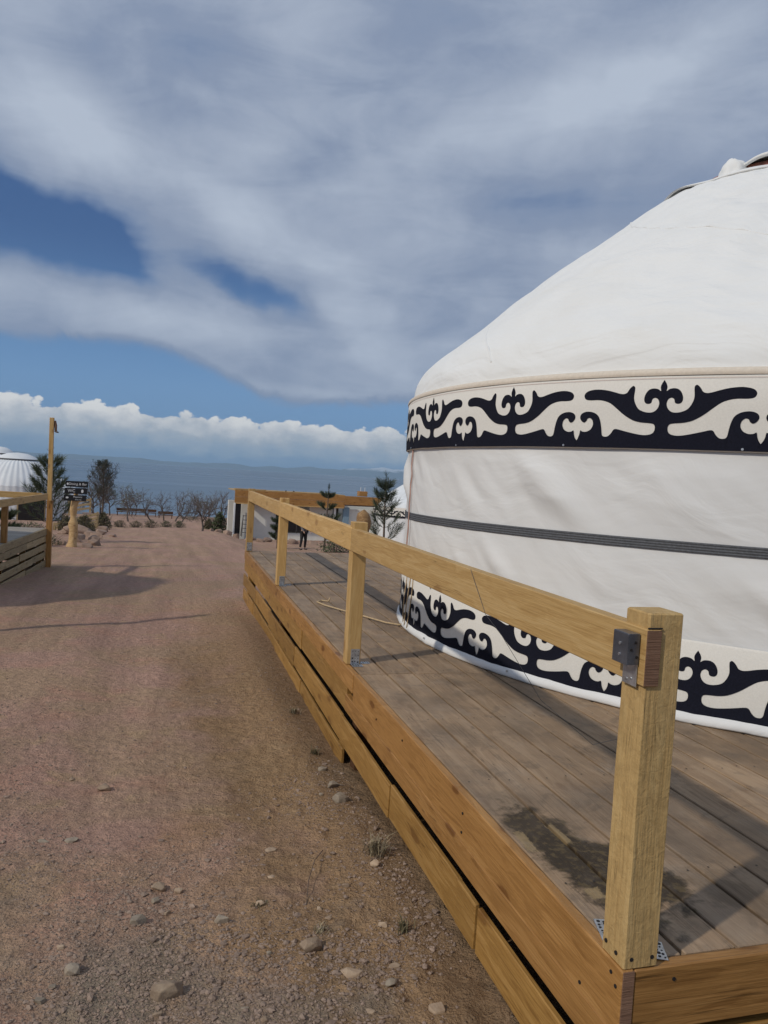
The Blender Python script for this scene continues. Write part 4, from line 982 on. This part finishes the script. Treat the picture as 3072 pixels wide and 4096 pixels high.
# ------------------------------------------------------------------ building on the right
def build_house():
    ax, ay = 4.30, 47.2; L = 7.1; dirx = Vector((1, .06, 0)).normalized(); zt, zb = .03, -3.0
    h = thing('flat_roofed_building', 'low white walled building with a deep timber fascia and dark openings, beyond the deck', 'building', (ax, ay, zb))
    P = lambda u, v_=0, z=0: (ax+dirx.x*u-dirx.y*v_, ay+dirx.y*u+dirx.x*v_, z)
    def panel(name, u0, u1, z0, z1, v_, t, mat, par=h): return board(name, P(u0, v_, (z0+z1)/2), P(u1, v_, (z0+z1)/2), t, z1-z0, mat, par, bev=.01)
    panel('back_wall', 0.0, 11.5, zb-.3, -.7, 2.6, .2, M_plaster)
    panel('wall', .55, 3.1, zb-.3, -.72, .9, .15, M_plaster); panel('wall', 4.9, 6.4, zb-.3, -.72, .9, .15, M_plaster)
    panel('wall', 3.1, 4.9, zb-.3, -2.55, .9, .15, M_plaster)
    w_ = panel('window', 3.35, 4.9, -2.5, -1.2, .95, .06, M_glass)
    for u in (3.35, 4.1, 4.88): panel('window_frame', u-.03, u+.03, -2.5, -1.2, .90, .08, M_greymetal, w_)
    panel('window_frame', 3.35, 4.9, -1.75, -1.7, .89, .05, M_greymetal, w_)
    panel('door_opening', 2.75, 3.15, zb, -.8, .8, .1, M_glass); panel('door_opening', 6.45, 6.8, zb, -.75, .85, .1, M_glass)
    panel('column', -.04, .06, zb-.2, -.76, -.02, .14, M_print); panel('column', 6.32, 6.44, zb-.2, -.74, .2, .14, M_print); 
    panel('dark_reveal', .08, .42, zb-.2, -.76, .3, .5, M_glass)
    blue = simple('blue_grey_column', (.20, .30, .38), .6); panel('column', 6.95, 7.35, zb-.2, -.74, .3, .2, blue)
    panel('annex_wall', 7.4, 9.6, zb-.2, -.85, .6, .15, M_plaster)
    for k, (u0, u1) in enumerate(((0, 3.2), (3.205, 6.95))):
        panel('fascia_board', u0, u1, -.37, zt, 0, .06, M_stain, h); panel('fascia_board', u0, u1, -.74, -.375, .004, .06, M_stain, h)
    panel('fascia_trim', 0, 6.9, -.80, -.745, .01, .1, M_fresh)
    panel('roof', -.02, 6.95, zt-.05, zt+.02, 1.4, 2.7, M_dull)
    panel('canopy_beam', 6.96, 16.5, -.55, .0, .0, .09, M_stain); panel('canopy_trim', 6.96, 16.5, -.62, -.555, .02, .06, M_shadew)
    panel('roof_edge', .0, 1.9, zt+.02, zt+.09, .3, .5, M_fresh); panel('roof_edge', 1.95, 6.5, zt+.02, zt+.05, .3, .5, M_fresh)
    v_ = panel('vent_box', 8.0, 8.55, .02, .34, .6, .5, M_stain)
    for u in (8.12, 8.4): board('vent_stick', P(u, .5, .3), P(u, .5, .60), .03, .03, M_print, v_, up=(0, 1, 0))
    for u in (3.1, 3.6, 5.3): panel('roof_clamp', u, u+.1, zt+.05, zt+.12, .2, .1, M_greymetal)
    lad = thing('step_ladder', 'grey step ladder leaning in the left bay of the building', 'ladder', (5.02, 46.8, -2.62))
    for s in (-1, 1):
        board('stile', (5.02+s*.24, 46.7, -2.75), (5.02+s*.18, 46.9, -1.45), .04, .05, M_greymetal, lad, up=(0, 1, 0))
        board('stile', (5.02+s*.24, 47.3, -2.75), (5.02+s*.18, 46.92, -1.45), .04, .05, M_greymetal, lad, up=(0, 1, 0))
    for k in range(5): board('rung', (4.80, 46.72+.04*k, -2.5+k*.25), (5.24, 46.72+.04*k, -2.5+k*.25), .10, .035, M_greymetal, lad)
build_house()

# driftwood log post near the band yurt
def build_log():
    x, y = 7.93, 30.; z = gz(x, y)
    P = []; Rr = []
    for i in range(16):
        u = i/15; P.append((x+.05*math.sin(u*5), y, z-.1+u*(.07-z))); Rr.append(.19*(1+.12*math.sin(u*13))*(1 if u < .6 else (1+.75*math.sin((u-.6)/.4*3.14159))*(1 if u < .9 else math.sqrt(max(.02, 1-((u-.9)/.1)**2)))))
    V, F = tubemesh(P, Rr, 12); V = [(a+.04*mn.noise(Vector((a*4, b*4, c*3))), b+.04*mn.noise(Vector((b*4, a*4, c*3))), c) for a, b, c in V]
    me = mesh(V, F, True); M = recentre(me, (x, y, z)); tag(link('log_post', me, wood('brown_log', [(.16, .085, .035), (.30, .18, .08), (.42, .28, .14)], rough=.75, knots=.8, scale=.6), None, M), 'knobbly peeled log post with a rounded head behind the second rail post', 'post')
build_log()

# ------------------------------------------------------------------ rocks
ORD = ['first', 'second', 'third', 'fourth', 'fifth', 'sixth', 'seventh', 'eighth', 'ninth', 'tenth', 'eleventh', 'twelfth', 'thirteenth', 'fourteenth', 'fifteenth', 'sixteenth', 'seventeenth']
def rocks(lst, grp, lab0, key):
    lst = sorted(lst, key=key)
    for i, (x, y, r, lab) in enumerate(lst):
        me = stonemesh(100+i*3+int(x*7), r, r*random.uniform(.7, .95), r*random.uniform(.5, .75))
        o = link('rock', me, M_rock, None, Matrix.Translation((x, y, gz(x, y)+r*.22)) @ Matrix.Rotation(random.uniform(0, 3), 4, 'Z'))
        tag(o, lab or lab0 % ORD[i], 'rock', grp)
rocks([(-3.35, 34.9, .62, 'largest flat topped boulder behind the sign post'), (-2.75, 34.2, .33, None), (-2.55, 33.2, .28, None), (-2.35, 31.9, .30, None), (-2.3, 30.3, .26, None), (-2.15, 29.0, .24, None),
       (-2.1, 27.6, .26, None), (-2.6, 37.5, .34, None), (-2.7, 40.2, .36, None), (-2.9, 43.2, .34, None), (-3.1, 27.2, .26, 'dark low rock left of the foot of the sign post'), (-3.9, 36.5, .4, None), (-3.3, 39.3, .45, None), (-1.95, 35.5, .18, None), (-2.2, 26.2, .2, None), (-3.0, 31.5, .32, None), (-2.85, 29.4, .25, None)],
      'rocks edging the left side of the path', '%s rock of the left verge, counting from the sign post away', lambda q: q[1])
rocks([(3.3, 46.0, .28, None), (3.8, 45.2, .34, None), (4.3, 44.8, .3, None), (4.9, 44.3, .36, None), (5.5, 43.5, .3, None), (4.4, 46.0, .25, None), (5.2, 45.4, .3, None), (6.0, 44.0, .34, 'reddish round rock beside the dark doorway of the building'), (6.6, 43.2, .3, None), (7.2, 42.6, .36, None), (3.0, 46.6, .2, None), (8.4, 42.8, .3, None)],
      'rocks in front of the building', '%s rock before the white building, counting from its left end', lambda q: q[0])

# ------------------------------------------------------------------ vegetation
def limb(parts, p, d, L, r, lvl, rnd, spec, tips):
    n = 3 if lvl > 1 else 2; pts = [p.copy()]; rad = [r]
    for i in range(n):
        d = (d+Vector((rnd.gauss(0, 1), rnd.gauss(0, 1), rnd.gauss(0, 1)))*spec['wig']+Vector((0, 0, spec['up']))).normalized()
        p = p+d*L/n; pts.append(p.copy()); rad.append(max(r*(1-(i+1)/n*.45), .006))
    parts.append(tubemesh(pts, rad, 5 if lvl >= spec['lv']-1 else 3, False))
    if lvl == 0: tips.append(p); return
    k = spec['kids'][spec['lv']-lvl]
    for j in range(k):
        ax = d.orthogonal(); ax.rotate(Quaternion(d, rnd.uniform(0, 6.28))); an = rnd.uniform(*spec['ang']); nd = d.copy(); nd.rotate(Quaternion(ax, an))
        q = pts[rnd.randint(1, n)] if j < k-1 else p
        limb(parts, q.copy(), nd, L*rnd.uniform(*spec['len']), r*.58, lvl-1, rnd, spec, tips)
def bare_tree(x, y, h, lab, seed, lean=(0, 0), bud=.5, spread=1., grp='small bare trees by the lake shore', mat=None):
    rnd = random.Random(seed); z = gz(x, y); t = thing('bare_tree', lab, 'tree', (x, y, z), grp)
    spec = dict(wig=.16, up=.05, lv=4, kids=[4, 4, 4, 3], ang=(.35*spread, .95*spread), len=(.62, .86))
    parts = []; tips = []
    limb(parts, Vector((0, 0, -.1)), Vector((lean[0], lean[1], 1)).normalized(), h*.44, h*.030, 4, rnd, spec, tips)
    V, F = merge(parts); top = max(v_[2] for v_ in V); k = h*1.15/top; V = [(a*k, b*k, c*k) for a, b, c in V]
    ntr = len(parts[0][0]); link('trunk', mesh([(a, b, c) for a, b, c in V[:ntr]], [f for f in F if max(f) < ntr], True), mat or M_greybark, t, Matrix.Translation((x, y, z)))
    V2 = V[ntr:]; F2 = [tuple(i-ntr for i in f) for f in F if min(f) >= ntr]
    cr = link('branches', mesh(V2, F2), mat or M_greybark, t, Matrix.Translation((x, y, z)))
    if bud > 0:
        V = []; F = []
        for p in tips:
            for q in range(3 if bud > .6 else 2):
                if rnd.random() > bud: continue
                c = p*k+Vector((rnd.gauss(0, .05), rnd.gauss(0, .05), rnd.gauss(0, .05))); s = h*.012*rnd.uniform(.6, 1.5); a = Vector((rnd.gauss(0, 1), rnd.gauss(0, 1), rnd.gauss(0, 1))).normalized(); b = a.orthogonal().normalized()
                o = len(V); V += [c+a*s, c+b*s, c-a*s]; F.append((o, o+1, o+2))
        if V: link('buds', mesh(V, F), M_bud, cr, Matrix.Translation((x, y, z)))
    return t
TREES = [(-4.85, 82, 3.0, 'bare tree with pale green buds just right of the tall grey tree', (.1, 0), .8, 1.2), (-2.24, 61, 2.5, 'wide crooked tree with a leaning trunk and greenish buds at its left', (-.35, 0), .9, 1.35),
         (-2.7, 93, 2.7, 'slim budding tree standing farther back behind the crooked one', (.1, 0), .9, 1.1), (-.62, 66, 2.4, 'thin tree leaning left in the middle of the row', (-.35, 0), .4, 1.25),
         (.37, 71.4, 2.45, 'umbrella shaped bare tree with a curved trunk in the middle of the row', (-.15, 0), .4, 1.3), (1.22, 66, 2.35, 'bare tree forking low beside a twin on its right', (.08, 0), .25, 1.1),
         (1.73, 64, 2.4, 'bare tree with a wide v shaped fork right of its twin', (.1, 0), .25, 1.15), (3.23, 81, 2.2, 'faint small bare tree between the pair and the lone crooked one', (.2, 0), .2, 1.1),
         (2.43, 46.2, 2.1, 'lone crooked sapling standing at the end of the path', (.18, 0), .5, .9), (5.38, 90, 2.5, 'pale green tinged tree behind the lone sapling', (.05, 0), .8, .9),
         (4.3, 60, 2.6, 'tall brushy bare tree at the left corner of the building', (.0, 0), .1, .7), (3.7, 62, 2.1, 'spreading bare tree left of the brushy one by the building', (-.3, 0), .1, 1.2),
         (-7.45, 94, 4.3, 'grey twiggy tree directly right of the sign boards', (0, 0), .2, .95), (-6.3, 90, 3.6, 'grey twiggy tree between the sign and the tall grey tree', (.1, 0), .3, .9), (-5.9, 78, 2.6, 'low budding tree under the tall grey tree', (-.1, 0), .9, 1.3)]
for i, (x, y, h, lab, ln, bud, sp) in enumerate(TREES): bare_tree(x, y, h, lab, 50+i, ln, bud, sp)

def needles(rnd, p, d, n, L, V, F, w_=.006):
    for i in range(n):
        u = rnd.uniform(-.55, .9); a = Vector((rnd.gauss(0, 1), rnd.gauss(0, 1), rnd.gauss(0, 1))).normalized(); v_ = (d*.75+a*.65+Vector((0, 0, .15))).normalized()
        b = p+d*u*L*1.2; s = v_.orthogonal().normalized()*w_; o = len(V); V += [b-s, b+s, b+v_*L*rnd.uniform(.7, 1.15)]; F.append((o, o+1, o+2))
def pine(x, y, h, lab, seed, whorls=4, L0=.9, nl=.17, curve=.55, w_=.007, z=None, dens_=1.0, grp='young pines around the camp', start=.22):
    rnd = random.Random(seed); z = gz(x, y) if z is None else z; t = thing('pine_tree', lab, 'tree', (x, y, z), grp)
    P = [Vector((.05*math.sin(u*3+seed)*h*.2, 0, -.1+u*h)) for u in np.linspace(0, 1, 10)]
    V, F = tubemesh(P, [h*.016*(1-.8*i/9)+.006 for i in range(10)], 7); link('trunk', mesh(V, F, True), M_bark, t, Matrix.Translation((x, y, z)))
    B = []; V = []; F = []
    for k in range(whorls):
        u = start+(.97-start)*((k+.3)/whorls)**.9; c = P[int(u*9)].lerp(P[min(9, int(u*9)+1)], u*9-int(u*9)); nb = rnd.randint(4, 6); a0_ = rnd.uniform(0, 6)
        L = L0*h*.36*(1.05-u)**.7
        for j in range(nb):
            a = a0_+j*6.283/nb+rnd.uniform(-.3, .3); d = Vector((math.cos(a), math.sin(a), .12)).normalized(); q = c.copy(); pts = [q.copy()]
            LL = L*rnd.uniform(.75, 1.15)
            for s in range(5):
                d = (d+Vector((0, 0, curve*.3))).normalized(); q = q+d*LL/5; pts.append(q.copy())
                if s >= 1: needles(rnd, q, d, int(60*dens_), nl, V, F, w_)
                if s in (2, 3):
                    for sd in (-1, 1):
                        sdv = Vector((-d.y, d.x, 0)).normalized()*sd; e = (d+sdv*.9+Vector((0, 0, .35))).normalized(); qq = q+e*LL*.3; B.append(tubemesh([q, qq], [.008, .004], 3, False)); needles(rnd, qq, e, int(64*dens_), nl, V, F, w_)
            B.append(tubemesh(pts, [.014, .012, .010, .008, .006, .005], 4, False))
    needles(rnd, P[-1], Vector((0, 0, 1)), int(90*dens_), nl, V, F, w_); needles(rnd, P[-2], Vector((0, 0, 1)), int(60*dens_), nl, V, F, w_)
    v2, f2 = merge(B); cr = link('branches', mesh(v2, f2), M_bark, t, Matrix.Translation((x, y, z)))
    link('needles', mesh(V, F), M_needle, cr, Matrix.Translation((x, y, z))); return t
pine(-3.80, 29.6, 3.05, 'young long needled pine between the lamp pole and the sign', 3, whorls=5, L0=1.0, nl=.24, start=.18, dens_=.42, curve=.8, w_=.009)
pine(-4.5, 25.5, 1.25, 'low pine tuft poking up behind the left deck railing', 5, whorls=2, L0=1.2, nl=.15)
pine(9.65, 33., 3.6, 'young pine with a tall leader left of the big yurt', 8, whorls=5, L0=.85, nl=.26, start=.16, dens_=.42, curve=.9, w_=.009)
pine(8.5, 40., 3.3, 'thin pine whose top pokes above the timber beam of the building', 11, whorls=3, L0=.8, nl=.17, start=.35)
pine(5.7, 38.5, 1.7, 'small pine sapling in front of the dark doorway of the building', 14, whorls=3, L0=.9, nl=.15)
def big_conifer():
    x, y, h = -4.95, 72.5, 5.3; z = gz(x, y); rnd = random.Random(77)
    t = thing('tall_grey_tree', 'tall airy grey green tree standing highest in the shoreline row', 'tree', (x, y, z))
    spec = dict(wig=.10, up=.10, lv=3, kids=[4, 4, 3], ang=(.3, .75), len=(.5, .78)); parts = []; tips = []
    P = [Vector((.06*math.sin(u*4), 0, -.1+u*h*.93)) for u in np.linspace(0, 1, 12)]; V, F = tubemesh(P, [.10*(1-.85*i/11)+.01 for i in range(12)], 7)
    link('trunk', mesh(V, F, True), M_bark, t, Matrix.Translation((x, y, z)))
    for k in range(46):
        u = .26+.72*k/46; c = P[0].lerp(P[-1], u); a = k*2.4+rnd.uniform(-.4, .4); prof = 1.15*math.sin(min(1, (1-u)/.62)*1.75)**.8+.12
        if rnd.random() < .2: prof *= 1.25
        if math.cos(a) < 0 and .3 < u < .45: prof *= .7
        limb(parts, c, Vector((math.cos(a), math.sin(a), .75)).normalized(), prof*.62, .022, 3, rnd, spec, tips)
    v2, f2 = merge(parts); cr = link('branches', mesh(v2, f2), M_greybark, t, Matrix.Translation((x, y, z)))
    V = []; F = []
    for p in tips:
        if rnd.random() < .8: needles(rnd, p, Vector((rnd.gauss(0, .5), rnd.gauss(0, .5), 1)).normalized(), 5, .12, V, F, .012)
    link('needles', mesh(V, F), leafmat('grey_green_needles', (.06, .07, .05), (.12, .12, .085)), cr, Matrix.Translation((x, y, z)))
big_conifer()
def shrub(x, y, w_, h, lab, seed, mat, grp, n=420, deep=.5):
    rnd = random.Random(seed); z = gz(x, y); V = []; F = []; parts = []
    for i in range(26):
        a = rnd.uniform(0, 6.28); d = Vector((math.cos(a)*w_*.5*rnd.uniform(.3, 1), math.sin(a)*deep*w_*.5, h*rnd.uniform(.6, 1.05))); parts.append(tubemesh([Vector((d.x*.25, d.y*.25, -.02)), d*.6+Vector((d.x*.1, 0, 0)), d], [.012, .008, .004], 3, False))
    for i in range(n):
        a = rnd.uniform(0, 6.28); rr = rnd.random()**.5; u = rnd.random(); k = math.sqrt(max(0, 1-u*u))*(.75+.35*mn.noise(Vector((a*1.3, u*2, seed))))
        c = Vector((math.cos(a)*w_*.5*rr*k*1.15, math.sin(a)*w_*.5*deep*rr*k, u*h*rnd.uniform(.8, 1.1))); s = h*.09*rnd.uniform(.5, 1.4)+.01
        q = Vector((rnd.gauss(0, 1), rnd.gauss(0, 1), rnd.gauss(0, 1))).normalized(); b = q.orthogonal().normalized(); o = len(V); V += [c+q*s, c+b*s*.5, c-q*s*.8]; F.append((o, o+1, o+2))
    t = thing('shrub', lab, 'shrub', (x, y, z), grp); v2, f2 = merge(parts); M = Matrix.Translation((x, y, z))
    link('twigs', mesh(v2, f2), M_greybark, t, M); link('foliage', mesh(V, F), mat, t, M)
for i, (x, y, w_, h, lab, g) in enumerate([(-2.3, 49.2, 1.0, .42, 'low olive shrub at the left end of the bed closing the path', 0), (-1.4, 50, 1.1, .40, 'low brownish shrub in the left half of the bed closing the path', 0), (-.5, 51, 1.1, .5, 'low shrub in the middle of the bed closing the path', 0),
         (.4, 52.5, 1.1, .42, 'low green shrub right of the middle of the bed closing the path', 1), (1.3, 54, 1.1, .45, 'low green shrub at the right end of the bed closing the path', 1), (3.75, 51, 1.3, 1.25, 'tall dense twiggy shrub against the left side of the building', 1),
         (3.2, 53, .9, .7, 'rounded dry shrub left of the tall one by the building', 0), (-3.4, 38.5, 1.3, .8, 'dry shrub behind the boulders left of the path', 0), (-4.3, 40, 1.2, .7, 'dry shrub between the boulders and the slatted ramp', 0),
         (-3.0, 45, 1.1, .9, 'dark dry shrub at the far end of the left rocks', 0), (3.0, 86, 3.0, .55, 'low dark shrub on the shore right of the tree pair', 1), (6.2, 84, 4.0, .5, 'low dark shrub on the shore left of the building', 1),
         (8.4, 36.5, 2.4, .75, 'dark green juniper beyond the far edge of the deck', 1), (9.9, 35.5, 2.0, .7, 'second green juniper right of the first beyond the deck', 1), (-4.8, 27.4, 1.6, .42, 'low green ground shrub left of the sign post', 1), (-3.5, 26.7, 1.2, .35, 'small ground shrub beside the foot of the sign post', 1),
         (-4.9, 33.5, 1.8, .5, 'low green shrub behind the young pine', 1)]):
    shrub(x, y, w_, h, lab, 300+i, M_greenshrub if g else M_shrub, 'shrubs about the camp', n=900 if h > .6 else 480)
# dark seats and driftwood heaps by the water
for i, (x, y, w_, lab) in enumerate([(-3.9, 90, 1.5, 'dark bench like heap on the shore left of the thin leaning tree'), (-2.3, 91, 1.7, 'long dark heap of driftwood at the water behind the crooked tree'), (-.9, 92, 1.0, 'dark round backed seat on the shore'), (.6, 88, 1.6, 'low timber bench on the shore below the umbrella tree')]):
    z = gz(x, y); t = thing('shore_bench', lab, 'bench', (x, y, z), 'dark seats by the water')
    board('seat', (x-w_/2, y, z+.42), (x+w_/2, y, z+.42), .45, .07, M_shadew, t); board('backrest', (x-w_/2, y+.2, z+.66), (x+w_/2, y+.2, z+.66), .05, .3, M_shadew, t)
    for s in (-1, 1): board('leg', (x+s*w_*.42, y, z-.05), (x+s*w_*.42, y, z+.4), .08, .4, M_shadew, t, up=(0, 1, 0))

# ------------------------------------------------------------------ person
def skin_mesh(nodes, edges, sub=2):
    me = bpy.data.meshes.new('skin'); me.from_pydata([n[0] for n in nodes], edges, []); o = bpy.data.objects.new('tmp', me); col.objects.link(o)
    o.modifiers.new('s', 'SKIN'); sv = me.skin_vertices[0].data
    for i, n in enumerate(nodes): sv[i].radius = n[1]; sv[i].use_root = (i == 0)
    m_ = o.modifiers.new('u', 'SUBSURF'); m_.levels = sub; m_.render_levels = sub
    dg = bpy.context.evaluated_depsgraph_get(); out = bpy.data.meshes.new_from_object(o.evaluated_get(dg)); bpy.data.objects.remove(o)
    out.polygons.foreach_set('use_smooth', [True]*len(out.polygons)); return out
def build_person():
    x, y = 6.95, 38.; z = gz(x, y); M = Matrix.Translation((x, y, z)) @ Matrix.Rotation(.5, 4, 'Z')
    t = thing('person', 'person in a grey hooded jacket and black trousers bending slightly beyond the deck', 'person', (x, y, z))
    skin = simple('skin', (.42, .26, .19), .6); jac = simple('grey_jacket', (.13, .125, .13), .9, 0, .006, 14, .15); tr = simple('black_trousers', (.018, .018, .02), .85); hair = simple('dark_hair', (.02, .015, .012), .7)
    shoe = simple('dark_shoes', (.02, .02, .02), .5)
    N = [((0, 0, .95), (.13, .11)), ((0, -.03, 1.15), (.13, .10)), ((0, -.09, 1.38), (.15, .10)), ((0, -.13, 1.50), (.055, .055)), ((0, -.17, 1.585), (.075, .085)), ((0, -.18, 1.68), (.065, .08)),
         ((.19, -.10, 1.40), (.055, .055)), ((.25, -.14, 1.13), (.042, .042)), ((.22, -.28, .92), (.03, .03)), ((.21, -.33, .84), (.035, .02)), ((-.19, -.10, 1.40), (.055, .055)), ((-.25, -.12, 1.13), (.042, .042)), ((-.22, -.28, .93), (.03, .03)), ((-.21, -.33, .85), (.035, .02)),
         ((.10, .0, .86), (.09, .09)), ((.12, -.03, .48), (.058, .062)), ((.13, .02, .10), (.04, .042)), ((.14, -.10, .04), (.045, .03)), ((-.10, .0, .86), (.09, .09)), ((-.13, -.01, .48), (.058, .062)), ((-.15, .04, .10), (.04, .042)), ((-.16, -.08, .04), (.045, .03))]
    E = [(0, 1), (1, 2), (2, 3), (3, 4), (4, 5), (2, 6), (6, 7), (7, 8), (8, 9), (2, 10), (10, 11), (11, 12), (12, 13), (0, 14), (14, 15), (15, 16), (16, 17), (0, 18), (18, 19), (19, 20), (20, 21)]
    link('body', skin_mesh(N, E), skin, t, M)
    g = lambda idx, k: [(N[i][0], (N[i][1][0]*k, N[i][1][1]*k)) for i in idx]
    J = g([0, 1, 2, 3, 6, 7, 8, 10, 11, 12], 1.28); J[0] = ((0, 0, .90), (.19, .16)); link('jacket', skin_mesh(J, [(0, 1), (1, 2), (2, 3), (2, 4), (4, 5), (5, 6), (2, 7), (7, 8), (8, 9)]), jac, t, M)
    Tn = g([0, 14, 15, 16, 18, 19, 20], 1.25); link('trousers', skin_mesh(Tn, [(0, 1), (1, 2), (2, 3), (0, 4), (4, 5), (5, 6)]), tr, t, M)
    for a in (17, 21):
        q = N[a][0]; link('shoe', skin_mesh([((q[0], q[1]+.14, .05), (.05, .05)), ((q[0], q[1]+.02, .045), (.05, .045)), ((q[0], q[1]-.06, .035), (.045, .03))], [(0, 1), (1, 2)]), shoe, t, M)
    V, F = icoverts(3); H = [(v_[0]*.088, v_[1]*.105-.155, v_[2]*.11+1.665) for v_ in V if True]
    keep = [f for f in F.tolist() if sum(V[i][1] for i in f)/3 > -.35 or sum(V[i][2] for i in f)/3 > .45]
    link('hair', mesh(H, keep, True), hair, t, M)
build_person()
